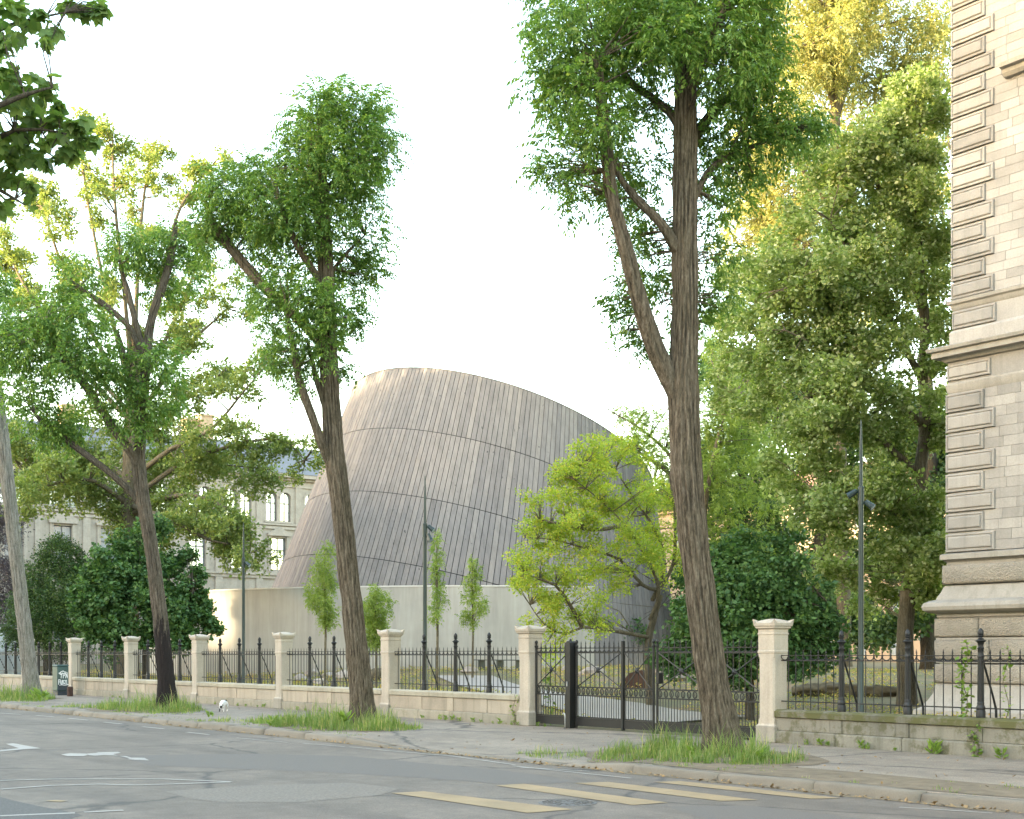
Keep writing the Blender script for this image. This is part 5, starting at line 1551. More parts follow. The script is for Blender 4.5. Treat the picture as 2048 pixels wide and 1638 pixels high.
park_tree('yellow_green_tree', MF, (1303, 1345), [(1303, 1345), (1296, 1300), (1304, 1250), (1322, 1190)], [0.12, 0.095, 0.085, 0.06], [(l, [0.055, 0.045, 0.034, 0.026, 0.018, 0.01][:len(l)]) for l in mpl], mb, FINE, 150, 0.92, 'leaf_lime', 'bark_brown', 'low spreading yellow green tree with crooked limbs behind the iron gate', seed=61, inner=0.1, twigs=3, tw=0.012)
# pale green feathery tree above it
rl = [[(1400, 1100), (1390, 980), (1330, 900, 1), (1270, 850, 1), (1215, 820, 1)], [(1400, 1100), (1420, 950, -1), (1440, 860, -1), (1460, 810, -1)], [(1395, 1000), (1330, 940, -1), (1270, 900, -1), (1220, 870, -1)], [(1400, 1050), (1350, 1000, .5), (1310, 960, .5)]]
park_tree('feathery_tree', 50, (1402, 1300), [(1402, 1300), (1402, 1200), (1400, 1100)], [0.22, 0.2, 0.18], [(l, 0.10) for l in rl], along(rl, 26, 7, 14, 9, 0.4, 1.2) + [(1440, 830, 50, 0), (1460, 900, 60, 0), (1400, 860, 50, 0), (1480, 960, 50, 0), (1420, 960, 55, -1), (1360, 950, 40, 0), (1310, 850, 30, 0), (1500, 870, 40, 0), (1340, 1000, 40, 0), (1450, 1020, 50, 0), (1290, 830, 26, 0), (1440, 740, 40, 2), (1490, 780, 50, 2), (1530, 900, 55, 2), (1540, 1000, 50, 2), (1460, 1080, 45, 1), (1390, 1060, 40, 0), (1520, 1080, 40, 2), (1350, 880, 36, 1), (1420, 690, 30, 3)],
          SPRAY, 190, 1.15, 'leaf_young', 'bark_brown', 'light green feathery tree between the cone building and the big trunk', seed=63, inner=0.1, twigs=3)
# linden by the stone building
LF = 35.5
ll = [[(1815, 1180), (1835, 1060, .2), (1840, 950, .4), (1850, 850, .6), (1845, 740, .8), (1850, 640, .8), (1840, 500, .8)], [(1825, 1200), (1860, 1150, -.5), (1890, 1110, -1)], [(1845, 760, .8), (1790, 660, 0), (1740, 560, -.6), (1690, 490, -1), (1660, 440, -1)], [(1850, 640, .8), (1800, 500, .5), (1760, 380, .2), (1730, 280, 0)], [(1840, 950, .4), (1760, 880, -.4), (1690, 830, -1), (1620, 800, -1.4)], [(1845, 850, .6), (1740, 760, -.3), (1650, 700, -1), (1570, 660, -1.4)], [(1840, 500, .8), (1830, 380, .6), (1840, 250, .5), (1850, 170, .5)], [(1835, 1060, .2), (1760, 1000, -.5), (1700, 980, -1), (1640, 990, -1.2)], [(1740, 560, -.6), (1670, 560, -1.2), (1600, 570, -1.5), (1560, 580, -1.6)]]
lb = along(ll, 48, 8, 30, 10, 0.25, 1.6) + [(1620, 560, 70, -.8), (1560, 600, 60, -.5), (1680, 420, 70, -.5), (1640, 340, 60, 0), (1740, 300, 70, 0), (1800, 230, 60, .3), (1850, 330, 50, .3), (1720, 480, 70, -.8), (1780, 580, 70, -.6), (1640, 660, 70, -1), (1700, 740, 70, -1), (1600, 740, 60, -1), (1640, 840, 60, -1), (1740, 860, 56, -1), (1660, 940, 50, -1), (1720, 1020, 46, -1), (1840, 460, 60, .4), (1870, 580, 50, .5), (1560, 680, 50, -.6), (1620, 900, 50, -1), (1850, 1050, 40, -.6), (1870, 1000, 36, -.6), (1690, 620, 60, -1.2), (1760, 690, 60, -1), (1580, 850, 50, 0), (1700, 350, 50, -.6), (1510, 640, 55, .5), (1500, 720, 50, .5), (1540, 780, 50, .3), (1550, 930, 50, 0), (1600, 1020, 50, -.5), (1680, 1080, 46, -.6), (1760, 1100, 40, -.8), (1700, 1150, 40, 1), (1760, 1180, 40, 1), (1660, 1140, 40, 1), (1790, 1130, 40, 1.5), (1860, 1170, 36, 1.5), (1720, 1215, 30, 2), (1780, 960, 46, -1), (1800, 800, 50, -1), (1870, 720, 40, .6), (1880, 860, 34, .8), (1885, 480, 40, .5), (1885, 250, 40, .5), (1480, 640, 45, 4), (1460, 720, 45, 4), (1500, 560, 45, 4), (1440, 790, 40, 4), (1510, 820, 50, 3), (1460, 560, 36, 5), (1450, 640, 40, 5), (1550, 500, 45, 4)]
park_tree('linden_tree', LF, (1816, 1345), [(1816, 1345), (1810, 1290), (1812, 1240), (1815, 1180)], [0.25, 0.21, 0.20, 0.19], [(ll[0], [0.19, 0.16, 0.155, 0.15, 0.13, 0.11, 0.05])] + [(l, 0.10) for l in ll[1:]], lb, LIND, 270, 0.84, 'leaf_linden', 'bark_brown', 'large linden tree with pale leaves beside the stone building', seed=71, inner=0.2, twigs=3, tw=0.018)
# tall golden tree behind it
GF = 66
gl = [[(1668, 330), (1670, 190, 0), (1660, 80, 0), (1655, -40, 0), (1650, -160, 0)], [(1668, 210), (1630, 120, -1), (1590, 90, -2), (1550, 85, -2)], [(1668, 260), (1700, 150, 1), (1730, 60, 1), (1760, -40, 1)], [(1668, 400), (1740, 250, 2), (1800, 140, 3), (1850, 40, 3)], [(1668, 420), (1600, 330, -2), (1560, 250, -3), (1530, 180, -3)], [(1668, 500), (1760, 420, -2), (1850, 350, -2), (1900, 300, -2)], [(1668, 520), (1590, 470, 2), (1530, 430, 2), (1500, 400, 2)], [(1670, 600), (1760, 560, 2), (1840, 500, 2), (1890, 470, 2)]]
gbk = along(gl, 52, 8, 34, 12, 0.2, 3) + [(1600, 60, 70, 0), (1680, 60, 70, -2), (1760, 60, 70, 0), (1840, 80, 70, 0), (1560, 180, 60, -2), (1620, 260, 60, -2), (1700, 200, 60, 2), (1780, 200, 70, 2), (1870, 200, 60, 0), (1550, 330, 60, 2), (1640, 380, 60, 2), (1720, 330, 60, 2), (1800, 400, 60, 2), (1880, 400, 50, 2), (1540, 430, 60, 2), (1600, -20, 70, 0), (1720, -30, 80, 0), (1840, -20, 80, 0), (1500, 120, 40, 0), (1860, 520, 60, 2), (1780, 560, 60, 2), (1700, 560, 50, 2), (1560, 560, 60, 2), (1520, 500, 50, 2), (1500, 420, 45, 2), (1480, 330, 40, 1), (1600, 480, 60, 1), (1830, 150, 60, 1), (1880, 80, 60, 1), (1870, 280, 60, 2), (1800, 300, 60, 2), (1480, 560, 40, 2), (1500, 250, 40, 1), (1540, 300, 45, 0), (1520, 380, 45, 0), (1560, 470, 50, 0), (1470, 450, 36, 1), (1450, 520, 36, 1), (1590, 390, 45, 0)]
park_tree('golden_tree', GF, (1690, 1300), [(1690, 1300), (1685, 1100), (1680, 900), (1675, 700), (1668, 500), (1668, 330)], [0.34, 0.32, 0.30, 0.30, 0.30, 0.28], [(gl[0], [0.26, 0.22, 0.18, 0.12, 0.05])] + [(l, 0.13) for l in gl[1:]], gbk, SPRAY_S, 95, 1.75, 'leaf_gold', 'bark_brown', 'very tall tree with golden evening light in its crown behind the linden', seed=81, inner=0.1, twigs=3, tw=0.05)
# shrub in front of it, behind the fence
park_tree('broad_leaf_bush', 32, (1500, 1330), [(1500, 1330), (1500, 1280), (1502, 1220)], [0.10, 0.08, 0.03], [([(1500, 1320), (1430, 1240, .2), (1400, 1180, .3)], 0.04), ([(1500, 1320), (1580, 1230, -.2), (1640, 1190, -.2)], 0.04)],
          [(1440, 1150, 60, .6), (1520, 1130, 56, .3), (1490, 1200, 66, -.3), (1580, 1180, 60, 0), (1420, 1240, 60, .2), (1560, 1250, 60, -.3), (1640, 1220, 44, 0), (1660, 1250, 30, 0), (1370, 1290, 46, .6), (1480, 1290, 60, -.3), (1400, 1330, 46, .4), (1370, 1230, 34, .8), (1620, 1290, 44, 0), (1540, 1310, 56, -.2), (1450, 1340, 50, -.2), (1590, 1330, 40, 0), (1340, 1330, 34, .8), (1660, 1310, 30, .2), (1470, 1100, 40, .8)],
          BROAD, 300, 0.6, 'leaf_shrub', 'bark_dark', 'broad leaved green bush behind the gate and stone pillar', 'bush', seed=91, inner=0.25, sat=8)
# dark trees closing the park towards the far house
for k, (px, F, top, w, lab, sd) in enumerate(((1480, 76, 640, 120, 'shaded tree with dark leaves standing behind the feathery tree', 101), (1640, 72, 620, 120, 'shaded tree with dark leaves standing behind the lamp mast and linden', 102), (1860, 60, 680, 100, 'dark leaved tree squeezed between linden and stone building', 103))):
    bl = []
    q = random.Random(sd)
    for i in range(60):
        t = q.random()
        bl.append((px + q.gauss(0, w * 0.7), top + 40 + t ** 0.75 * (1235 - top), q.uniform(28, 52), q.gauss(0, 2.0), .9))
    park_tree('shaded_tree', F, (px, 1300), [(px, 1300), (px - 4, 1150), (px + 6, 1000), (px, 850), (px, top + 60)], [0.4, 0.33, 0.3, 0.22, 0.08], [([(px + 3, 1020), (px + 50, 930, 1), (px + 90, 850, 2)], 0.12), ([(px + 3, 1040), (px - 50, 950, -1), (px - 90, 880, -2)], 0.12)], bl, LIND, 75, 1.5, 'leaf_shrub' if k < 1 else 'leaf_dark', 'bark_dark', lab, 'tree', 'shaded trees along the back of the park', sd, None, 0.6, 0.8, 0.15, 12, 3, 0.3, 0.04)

# ---- grass, weeds, litter
def blades(name, patches, label, mat='grass_blade', seed=5, zfun=z_walk, gain=1.0):
    r = np.random.default_rng(seed)
    Vs = []
    for (cx_, cy_, rx, ry, n, hmin, hmax, w) in patches:
        a = r.uniform(0, 2 * math.pi, n); d = np.sqrt(r.random(n)) ** 0.9
        px = cx_ + rx * d * np.cos(a); py = cy_ + ry * d * np.sin(a)
        lump = 0.45 + 0.5 * np.sin(px * 3.1 + cx_) * np.cos(py * 4.3) + 0.35 * np.sin(px * 9 + py * 5)
        keep = (r.random(n) < 0.8 * np.clip(lump + 0.2, 0.04, 1)) & (py > KY + 0.12)
        px, py, lump, d = px[keep], py[keep], lump[keep], d[keep]
        m = len(px)
        h = gain * (0.45 + 0.75 * r.random(m)) * (hmin + (hmax - hmin) * r.random(m) ** 1.5) * np.clip(1.15 - 0.75 * d ** 2, 0.2, 1) * np.clip(lump + 0.3, 0.5, 1.1)
        az = r.uniform(0, 2 * math.pi, m); lean = r.uniform(0.1, 0.75, m) * h
        bx, by = np.cos(az), np.sin(az)
        sx, sy = -by * w, bx * w
        z0 = np.array([zfun(float(x_), float(y_)) for x_, y_ in zip(px, py)]) - 0.01
        b = np.stack([px, py, z0], 1)
        mid_ = b + np.stack([bx * lean * 0.35, by * lean * 0.35, h * 0.62], 1)
        tip = b + np.stack([bx * lean, by * lean, h * r.uniform(.8, 1.0, m)], 1)
        s_ = np.stack([sx, sy, np.zeros(m)], 1)
        V = np.stack([b - s_, b + s_, mid_ + s_ * 0.7, tip, mid_ - s_ * 0.7], 1)   # 5 verts
        Vs.append(V.reshape(-1, 3))
    V = np.concatenate(Vs); k = len(V) // 5
    base = (np.arange(k) * 5)[:, None]
    F = np.concatenate([base + np.array([[0, 1, 2]]), base + np.array([[0, 2, 4]]), base + np.array([[4, 2, 3]])])
    o = obj_from(name, np_mesh(name, V, F, M[mat]))
    return tag(o, label, 'grass', kind='stuff')
def wx(px, Y): return FX(px, Y)
def tree_pit(cx_, cy_, rx, ry, seed):
    n = 40; V = [(cx_, cy_, z_walk(cx_, cy_) + 0.02)]; F = []
    rings = 6
    for k in range(1, rings + 1):
        for i in range(n):
            a = 2 * math.pi * i / n
            q = k / rings * (1 + 0.22 * noise.noise(Vector((math.cos(a) * 1.6 + seed, math.sin(a) * 1.6, 0))) + 0.1 * noise.noise(Vector((math.cos(a) * 6 + seed, math.sin(a) * 6, 3))))
            x_, y_ = cx_ + rx * q * math.cos(a), max(KY + 0.19, cy_ + ry * q * math.sin(a))
            V.append((x_, y_, z_walk(x_, y_) + 0.006 + 0.03 * (1 - k / rings)))
    for i in range(n):
        F.append((0, 1 + i, 1 + (i + 1) % n))
        for k in range(rings - 1):
            a, b_ = 1 + k * n + i, 1 + k * n + (i + 1) % n
            F.append((a, a + n, b_ + n, b_))
    MB().add(V, F).build('tree_pit', M['soil'], None, True)['kind'] = 'structure'
t1, t2, t3, t4 = wx(1452, 15.6), wx(728, 15.8), wx(335, 15.8), wx(66, 15.8)
for i_, t_ in enumerate((t1, t2, t3, t4)):
    tree_pit(t_ + 0.05, 15.1, 2.3, 1.5, i_ * 7.3)
tree_pit(-11.5, 14.0, 3.6, 0.75, 50.0)
blades('grass', [(t1 - 0.1, 14.9, 1.9, 1.15, 5200, .10, .42, .006), (t1 - 0.9, 15.0, 0.8, 0.7, 1700, .15, .5, .006), (t1 + 0.9, 15.1, 0.9, 0.9, 2000, .12, .46, .006), (t1 - 2.2, 14.0, 1.0, 0.45, 900, .05, .2, .005), (t1 + 0.2, 14.3, 1.8, .5, 1500, .05, .22, .006),
                 (t2 + 0.3, 15.0, 2.2, 1.3, 6500, .12, .50, .007), (t2 - 1.7, 14.9, 1.3, 0.9, 2200, .08, .30, .007), (t2 + 1.6, 15.2, 1.0, 0.9, 1800, .08, .34, .007), (t2 - 3.0, 14.3, 1.2, .7, 900, .04, .16, .006),
                 (t3 + 0.2, 15.2, 2.4, 1.3, 6000, .12, .52, .008), (t3 + 2.4, 14.7, 1.2, .7, 900, .05, .2, .007), (t3 - 2.6, 14.6, 1.5, .8, 1200, .05, .25, .007),
                 (t4 + 0.4, 15.0, 2.2, 1.3, 4200, .12, .55, .010), (t4 + 2.6, 14.6, 1.4, .8, 900, .06, .25, .009)], 'tall green grass growing round the feet of the street trees', gain=1.35)
vp = []
q = random.Random(4)
for i in range(26):
    vp.append((q.uniform(-16, -8.5), q.uniform(13.5, 14.6), q.uniform(.1, .4), q.uniform(.05, .16), 90, .02, .09, .005))
for i in range(34):
    vp.append((q.uniform(-46, -22), q.uniform(13.42, 13.9), q.uniform(.12, .5), q.uniform(.06, .2), 80, .02, .12, .006))
for i in range(14):
    vp.append((q.uniform(-16, -9), 13.45, q.uniform(.1, .3), .05, 60, .02, .10, .005))
blades('verge_grass', vp, 'short sparse grass tufts along the kerb of the footway', seed=8)
# low planting in the park beds
def bed():
    r = np.random.default_rng(21)
    n = 13000
    x_ = r.uniform(-78, -12, n); y_ = 19.4 + (r.random(n) ** 1.5) * 24
    k = np.sin(x_ * 0.55 + 1) * np.cos(y_ * 0.5) + 0.5 * np.sin(x_ * 1.7 + y_)
    keep = (k > -0.55)
    x_, y_ = x_[keep], y_[keep]
    # leave the path free
    pc = [(a + b_) / 2 for a, b_ in zip(A_, B_)]; pw = [(a - b_).length / 2 for a, b_ in zip(A_, B_)]
    pa = np.array([(p.x, p.y) for p in pc]); pw = np.array(pw)
    d = np.sqrt(((np.stack([x_, y_], 1)[:, None] - pa[None]) ** 2).sum(-1))
    ok = ((d - pw[None] * 0.85) > 0.05).all(1)
    ctr = np.array([rf(DR0, DF0, 0)[:2]])
    ok &= np.sqrt(((np.stack([x_, y_], 1) - np.array(rf(WC[0], WC[1], 0)[:2])[None]) ** 2).sum(1)) > WR + 0.3
    ok &= ~((x_ > BX0 - 1.0) & (y_ > BY - 1.0))
    x_, y_ = x_[ok], y_[ok]
    z_ = np.array([z_park(float(a), float(b_)) for a, b_ in zip(x_, y_)])
    pos = np.stack([x_, y_, z_ + 0.06], 1)
    V, F = scatter(FINE, pos, r.normal(size=pos.shape), 0.55 + 0.5 * r.random(len(pos)), 0.6, 0.3, 4)
    o = obj_from('bed_planting', np_mesh('bed_planting', V, F, M['bed_plants']))
    tag(o, 'low yellow green and rust coloured planting covering the park beds', 'plants', kind='stuff')
bed()
def litter():
    r = np.random.default_rng(31)
    n = 1100
    x_ = np.concatenate([r.uniform(-20, -8, n // 2), r.uniform(-45, -20, n // 2)]); y_ = KY - np.abs(r.normal(0, 0.09, n)) - 0.02
    far = r.random(n) < 0.3
    y_ = np.where(far, KY + 0.3 + r.random(n) * 4.6, y_)
    pos = np.stack([x_, y_, np.array([(z_walk(float(a), float(b_)) + 0.012) if b_ > KY else 0.014 for a, b_ in zip(x_, y_)])], 1)
    L = np.array(leaflet((0, 0, 0), (1, 0, 0.15), (0, 0.2, 1), 0.07, 0.04))
    V, F = scatter([L], pos, r.normal(size=(n, 3)), r.uniform(.5, 1.2, n), 0.3, 0.1, 6)
    tag(obj_from('leaf_litter', np_mesh('leaf_litter', V, F, M['dry_leaf'])), 'dry brown leaf litter lying in the gutter and on the footway', 'leaves', kind='stuff')
litter()
# single weeds at the foot of the walls
WEED = []
for s_ in range(3):
    T = []
    r = np.random.default_rng(200 + s_)
    for i in range(26):
        a = r.uniform(0, 6.28); t = r.uniform(0.1, 1)
        d = np.array([math.cos(a), math.sin(a), r.uniform(0.4, 1.6)])
        T += leaflet(np.array([math.cos(a), math.sin(a), 0]) * 0.05 * t + np.array([0, 0, r.uniform(0, .16)]), d, r.normal(size=3) + np.array([0, 0, 1]), r.uniform(.08, .17), r.uniform(.03, .06))
    T = np.array(T)
    WEED.append(np_mesh('weed', T, np.arange(len(T)).reshape(-1, 4), M['weed_leaf']))
wd = [(1640, 1.0), (1655, .7), (1722, 1.1), (1735, .8), (1866, 1.7), (1872, 1.3), (2004, 1.3), (1612, .8), (1790, .5)]
for wi, (px, s_) in enumerate(sorted(wd)):
    s_ *= 0.62
    o = obj_from('weed', WEED[int(px) % 3], None, (FX(px, 18.36), 18.36, z_walk(FX(px, 18.36), 18.36)), px * 1.3, (s_, s_, s_))
    tag(o, 'leafy weed at the foot of the mossy wall, %s from the gate pillar' % ORD[wi], 'weed', 'weeds below the mossy wall')
wd = [(845, .7), (880, 1.0), (892, .9), (905, 1.0), (918, .7), (945, .8), (962, .6), (1000, 1.0), (1024, .7), (1035, .6), (985, .5), (595, .8), (610, .6), (640, .8), (475, .7), (492, .6), (515, .5), (527, .9), (430, .7), (330, .8), (225, .6), (240, .6), (1075, .7), (1090, .6)]
for wi, (px, s_) in enumerate(sorted(wd, reverse=True)):
    s_ *= 0.62
    yy = 18.34 if px < 1040 or px > 1100 else 18.42
    o = obj_from('weed', WEED[int(px) % 3], None, (FX(px, yy), yy, z_walk(FX(px, yy), yy)), px * 0.7, (s_, s_, s_))
    tag(o, 'small weed at the foot of the light wall, %s from the motor post' % ORD[wi], 'weed', 'weeds below the light wall')
# broad leaved docks in the grass round the trees
for i_, (px, yy, s_) in enumerate(((690, 14.9, 1.7), (672, 15.3, 1.3), (85, 14.6, 2.2), (70, 14.9, 1.8), (1385, 14.6, 1.0), (420, 14.4, 0.9), (545, 13.9, 1.2), (560, 14.0, 1.0), (1520, 15.0, 1.1))):
    o = obj_from('dock_plant', WEED[i_ % 3], None, (FX(px, yy), yy, z_walk(FX(px, yy), yy)), px * 0.9, (s_, s_, s_ * 0.9))
    tag(o, 'broad leaved dock plant on the tree strip, %s counted from the scarred tree' % ORD[i_], 'plant', 'dock plants in the grass strip')
# climbing vines
def vine(pxs_, z0, z1, Y, n, label, seed, sc_=0.5, leaf='weed_leaf'):
    r = np.random.default_rng(seed)
    x0 = FX(pxs_, Y)
    e = empty('climbing_vine', (x0, Y, z0), 0, label, 'vine')
    t = r.random(n)
    pos = np.stack([r.normal(0, 0.05, n) + 0.05 * np.sin(t * 9), r.normal(0, 0.035, n) - 0.02, t * (z1 - z0)], 1)
    V, F = scatter([np.array(leaflet((0, 0, 0), (1, 0, -0.3), (0, 0.3, 1), 0.12, 0.09))], pos, r.normal(size=(n, 3)), r.uniform(.5, 1.1, n) * sc_ * 1.6, .4, .5, seed)
    obj_from('leaves', np_mesh('leaves', V, F, M[leaf]), e)
    MB().tube([(0.05 * math.sin(k / 8 * 9), 0, k / 8 * (z1 - z0)) for k in range(9)], 0.006, 4).build('stem', M['bark_brown'], e)
vine(1930, 0.72, 1.92, FY - 0.02, 120, 'green vine climbing the railing beside its last iron post', 301, 0.6)
vine(2012, 0.72, 1.85, FY - 0.02, 60, 'thin sparse vine on the railing before the bossed stone base', 302, 0.45)
vine(1953, 0.15, 0.66, FY - 0.20, 60, 'green creeper hanging down the mossy wall face', 303, 0.5)
vine(1028, 0.12, 0.80, FY - 0.22, 46, 'dry green creeper in the corner of light wall and hinge pillar', 304, 0.45)
vine(1100, 0.15, 1.6, FY + 0.35, 70, 'slender climber behind the narrow gate leaf', 305, 0.6)

# ================================================================== STREET FURNITURE AND SMALL THINGS
def mast(px, F, zt, label, heads):
    p = P(px, HY, F); p.z = z_park(p.x, p.y)
    e = empty('lamp_mast', p, 0, label, 'lamp mast', 'slim lamp masts in the park')
    h = zt - p.z
    hl = h * 0.765
    me = MB().lathe([(0.075, -0.2), (0.075, 0.5), (0.062, 0.55), (0.058, hl * 0.6), (0.052, hl)], 14).mesh('pole', M['mast_green']); auto_smooth(me, 40); obj_from('pole', me, e)
    MB().lathe([(0.066, hl - 0.25), (0.066, hl + 0.12), (0.045, hl + 0.14)], 12).build('collar', M['mast_green'], e)
    MB().lathe([(0.040, hl + 0.13), (0.034, h * 0.9), (0.014, h - 0.05), (0.006, h)], 10).build('tip', M['mast_green'], e)
    for (a, dz, tilt) in heads:
        hd = MB().lathe([(0.03, -0.10), (0.055, -0.08), (0.06, 0.0), (0.075, 0.12), (0.082, 0.13), (0.075, 0.125)], 12).build('spotlight', M['mast_green'], e)
        hd.location = (0.16 * math.cos(a), 0.16 * math.sin(a), hl - dz)
        hd.rotation_euler = (0, math.pi - tilt, a)
        MB().lathe([(0.072, 0.126), (0.05, 0.130), (0.01, 0.132)], 12).build('lens', M['lens_glass'], hd)
        MB().tube([(0.05 * math.cos(a), 0.05 * math.sin(a), hl - dz + 0.02), (0.15 * math.cos(a), 0.15 * math.sin(a), hl - dz + 0.02)], 0.015, 5).build('bracket', M['mast_green'], e)
mast(1722, 28.5, 6.65, 'dark green lamp mast with spotlights between linden and mossy wall', [(3.8, 0.0, 1.0), (0.4, 0.25, 0.9)])
mast(850, 37.4, 6.65, 'dark green lamp mast with spotlights in front of the cone building', [(0.6, 0.0, 0.9), (0.2, 0.25, 0.5)])
mast(487, 50.3, 6.6, 'dark green lamp mast in front of the palace facade and concrete wall', [(0.6, 0.1, 0.9)])

# utility cabinet with graffiti
cbx = FX(121, 17.75)
cb = empty('utility_cabinet', (cbx, 17.75, z_walk(cbx, 17.75)), 0, 'green street cabinet with white spray tags beside the fence pillar', 'cabinet')
MB().bev(-0.29, 0.29, -0.22, 0.22, 0.16, 1.10, 0.03).build('body', M['cabinet_green'], cb)
MB().bev(-0.30, 0.30, -0.23, 0.23, 1.10, 1.17, 0.025).build('lid', M['cabinet_green'], cb)
MB().bev(-0.27, 0.27, -0.20, 0.20, -0.02, 0.155, 0.01).build('plinth', M['cabinet_dark'], cb)
MB().box(0.291, 0.296, -0.20, 0.20, 0.19, 0.44).build('lower_panel', M['cabinet_dark'], cb)
def tag_strokes():
    """two lines of sprayed letters on the end face, drawn as flat strokes"""
    m = MB()
    W_ = 0.019
    def st(pts, w=W_):
        for (a, b_) in zip(pts[:-1], pts[1:]):
            d = Vector((b_[0] - a[0], b_[1] - a[1]))
            if d.length < 1e-6: continue
            n_ = Vector((-d.y, d.x)).normalized() * w / 2; e_ = d.normalized() * w * 0.35
            q = [Vector(a) - e_ + n_, Vector(a) - e_ - n_, Vector(b_) + e_ - n_, Vector(b_) + e_ + n_]
            m.add([(0.2975 + 0.0002 * len(m.f), p.x, p.y) for p in q], [(0, 1, 2, 3)])
    # upper row: crown like swash then Y P A
    st([(-.15, .84), (-.08, .90), (.0, .93), (.07, .88), (.10, .80)], .03); st([(-.16, .85), (-.10, .80), (-.03, .84)], .03)
    st([(-.10, .86), (-.07, .78), (-.03, .86)], .026); st([(-.07, .78), (-.08, .66)], .026)
    st([(.0, .66), (.0, .84), (.06, .83), (.06, .76), (.0, .74)], .026)
    st([(.09, .66), (.12, .83), (.16, .66)], .024); st([(.10, .73), (.15, .73)], .02); st([(.08, .90), (.16, .86), (.17, .70)], .02)
    # lower row: F U B Z L
    st([(-.18, .42), (-.17, .60), (-.11, .59)], .026); st([(-.17, .52), (-.12, .51)], .024)
    st([(-.10, .58), (-.095, .44), (-.06, .42), (-.045, .57)], .026)
    st([(-.02, .42), (-.02, .58), (.03, .56), (-.01, .51), (.04, .46), (-.02, .42)], .024)
    st([(.05, .57), (.10, .57), (.055, .43), (.11, .43)], .026)
    st([(.13, .58), (.135, .42), (.19, .42)], .026); st([(-.14, .39), (-.05, .40), (.06, .38), (.19, .40)], .02)
    o = m.build('spray_tag', M['spray_white'], cb)
    return o
tag_strokes()
cbd = MB().lathe([(0.10, 0), (0.11, 0.02), (0.11, 0.33), (0.10, 0.36), (0.03, 0.37)], 10).build('bollard_stump', M['rusty_steel'], None, loc=(FX(140, 17.55), 17.55, ZB))
tag(cbd, 'short dark stump standing right beside the graffiti cabinet', 'stump')

# cat on the footway
def cat():
    p = G(450, 1423, ZB)
    o_ = empty('cat', (p.x, p.y, z_walk(p.x, p.y)), 0, 'white cat with dark patches sniffing the pavement', 'cat')
    bm = bmesh.new()
    pts = {'pel': (0, 0, .235, .075, .085), 'mid': (.11, 0, .235, .07, .085), 'sho': (.21, 0, .215, .06, .075), 'nk': (.27, .01, .17, .045, .05), 'hd': (.315, .02, .115, .048, .045), 'ms': (.355, .025, .085, .022, .02),
           'e1': (.305, .055, .165, .008, .012), 'e2': (.305, -.015, .165, .008, .012),
           'h1': (-.01, .055, .17, .045, .05), 'h1k': (.035, .06, .12, .028, .03), 'h1h': (-.02, .06, .07, .016, .018), 'h1f': (.0, .06, .012, .015, .014), 'h1t': (.035, .06, .01, .013, .011),
           'h2': (-.01, -.055, .17, .045, .05), 'h2k': (.02, -.06, .12, .028, .03), 'h2h': (-.04, -.06, .07, .016, .018), 'h2f': (-.02, -.06, .012, .015, .014), 'h2t': (.015, -.06, .01, .013, .011),
           'f1': (.215, .045, .14, .026, .03), 'f1k': (.205, .048, .08, .017, .018), 'f1f': (.215, .048, .012, .014, .014), 'f1t': (.245, .048, .01, .013, .011),
           'f2': (.215, -.045, .14, .026, .03), 'f2k': (.23, -.048, .08, .017, .018), 'f2f': (.245, -.048, .012, .014, .014), 'f2t': (.275, -.048, .01, .013, .011)}
    ed = [('pel', 'mid'), ('mid', 'sho'), ('sho', 'nk'), ('nk', 'hd'), ('hd', 'ms'), ('hd', 'e1'), ('hd', 'e2'), ('pel', 'h1'), ('h1', 'h1k'), ('h1k', 'h1h'), ('h1h', 'h1f'), ('h1f', 'h1t'), ('pel', 'h2'), ('h2', 'h2k'), ('h2k', 'h2h'), ('h2h', 'h2f'), ('h2f', 'h2t'),
          ('sho', 'f1'), ('f1', 'f1k'), ('f1k', 'f1f'), ('f1f', 'f1t'), ('sho', 'f2'), ('f2', 'f2k'), ('f2k', 'f2f'), ('f2f', 'f2t')]
    keys = list(pts)
    me = bpy.data.meshes.new('body')
    me.from_pydata([pts[k][:3] for k in keys], [(keys.index(a), keys.index(b_)) for a, b_ in ed], [])
    me.materials.append(M['cat_fur'])
    b = obj_from('body', me, o_)
    md = b.modifiers.new('skin', 'SKIN')
    md.use_smooth_shade = True
    for i, k in enumerate(keys):
        me.skin_vertices[0].data[i].radius = pts[k][3:5]
    me.skin_vertices[0].data[0].use_root = True
    ss = b.modifiers.new('sub', 'SUBSURF'); ss.levels = 2; ss.render_levels = 2
    MB().tube([(-.06, 0, .26), (-.12, -.02, .27), (-.18, -.05, .25), (-.22, -.08, .21), (-.25, -.09, .20)], [.022, .02, .018, .016, .008], 8).build('tail', M['cat_dark'], o_, True)
    for s_ in (-1, 1):
        MB().lathe([(0.017, 0), (0.012, 0.02), (0.001, 0.04)], 6).build('ear', M['cat_dark'], o_, loc=(.305, .02 + s_ * .034, .150))
    # nose towards the camera and a little along the kerb
    o_.rotation_euler = (0, 0, math.radians(-47))
    o_.scale = (1.08, 1.08, 1.12)
cat()

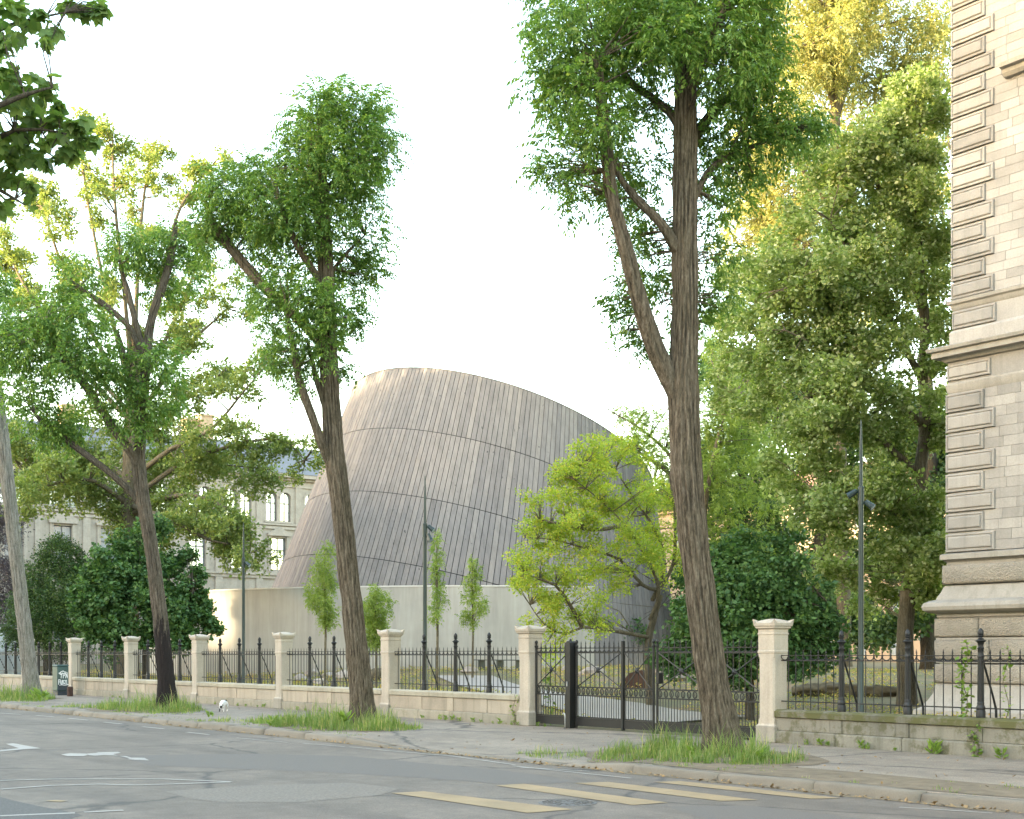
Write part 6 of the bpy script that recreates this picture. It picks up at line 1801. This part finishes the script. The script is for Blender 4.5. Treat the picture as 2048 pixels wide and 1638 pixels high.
# stones, slab, log, bench in the beds
def boulder(px, py, r_, label, seed, flat=0.7, mat='boulder_stone'):
    z = 0.4
    p = gpark(px, py)
    bm = bmesh.new(); bmesh.ops.create_icosphere(bm, subdivisions=2, radius=1)
    for v in bm.verts:
        k = 1 + 0.35 * noise.noise(v.co * 1.4 + Vector((seed, 0, 0))) + 0.12 * noise.noise(v.co * 4 + Vector((0, seed, 0)))
        v.co = Vector((v.co.x * k * r_ * 1.3, v.co.y * k * r_, v.co.z * k * r_ * flat))
    me = bpy.data.meshes.new('boulder'); bm.to_mesh(me); bm.free(); me.materials.append(M[mat])
    o = obj_from('boulder', me, None, (p.x, p.y, z_park(p.x, p.y) + r_ * flat * 0.35), seed)
    tag(o, label, 'boulder', 'boulders in the park beds')
bl = [(625, 1352, .35), (655, 1356, .28), (690, 1360, .4), (600, 1362, .3), (640, 1372, .32), (700, 1345, .3), (1345, 1362, .45), (1185, 1352, .38), (1140, 1346, .32), (1320, 1350, .35), (940, 1346, .3)]
for i, (px, py, r_) in enumerate(sorted(bl, reverse=True)):
    boulder(px, py, r_, '%s buff boulder in the planting, %s counted from the broad leaved bush' % ('large' if r_ > .36 else 'small', ORD[i]), i * 3.3 + 1)
boulder(760, 1360, .45, 'dark brown rotting stump in the bed behind the leaning trunk', 77, .9, 'wood_log')
p = gpark(1272, 1385)
o = MB().add([(-0.55, -0.05, -0.1), (0.5, -0.05, -0.1), (0.55, -0.05, 0.25), (0.2, -0.05, 0.55), (-0.2, -0.05, 0.45), (-0.5, -0.05, 0.1), (-0.55, 0.25, -0.1), (0.5, 0.25, -0.1), (0.55, 0.2, 0.25), (0.2, 0.12, 0.55), (-0.2, 0.12, 0.45), (-0.5, 0.2, 0.1)],
     [(5, 4, 3, 2, 1, 0), (6, 7, 8, 9, 10, 11)] + [(i, (i + 1) % 6, 6 + (i + 1) % 6, 6 + i) for i in range(6)]).build('rock_slab', M['rusty_steel'], None, loc=(p.x, p.y, z_park(p.x, p.y)), rz=0.5)
tag(o, 'dark reddish upright rock slab behind the iron gate', 'rock')
p = gpark(1690, 1393)
lg = empty('fallen_log', (p.x, p.y, z_park(p.x, p.y)), 0.45, 'thick fallen log lying behind the railing near the lamp mast', 'log')
limb('log', [Vector((-1.5, 0, .12)), Vector((-.5, .05, .17)), Vector((.5, -.05, .16)), Vector((1.6, .15, .14))], [.13, .17, .15, .08], M['wood_log'], lg, Vector((0, 0, 0)), 22, 0.08, 0.3)
p = gpark(1000, 1340)
bn = empty('garden_bench', (p.x, p.y, z_park(p.x, p.y)), 0.05, 'long dark bench in the planting before the concrete wall', 'bench')
for k in range(3):
    MB().bev(-1.6, 1.6, -0.2 + k * 0.14, -0.08 + k * 0.14, 0.42, 0.46, 0.006).build('seat_slat', M['bench_green'], bn)
for xx in (-1.3, 0, 1.3):
    MB().box(xx - 0.04, xx + 0.04, -0.18, 0.18, -0.05, 0.42).build('leg', M['bench_green'], bn)
# pale site cabin behind the pale trunk
p = P(-6, HY, 66); zc_ = z_park(p.x, p.y)
cab = empty('site_cabin', (p.x, p.y, zc_), 0, 'pale blue grey site cabin behind the railing at the purple tree', 'cabin')
MB().bev(-1.6, 1.6, -1.2, 1.2, -0.05, 2.4, 0.03).build('body', M['white_panel'], cab)
MB().bev(-1.7, 1.7, -1.3, 1.3, 2.4, 2.55, 0.03).build('roof', M['galvanised'], cab)
for k in range(5):
    MB().box(1.601, 1.625, -1.1 + k * 0.5, -1.04 + k * 0.5, 0.05, 2.35).build('rib', M['galvanised'], cab)
    MB().box(-1.4 + k * 0.65, -1.34 + k * 0.65, -1.225, -1.201, 0.05, 2.35).build('rib', M['galvanised'], cab)
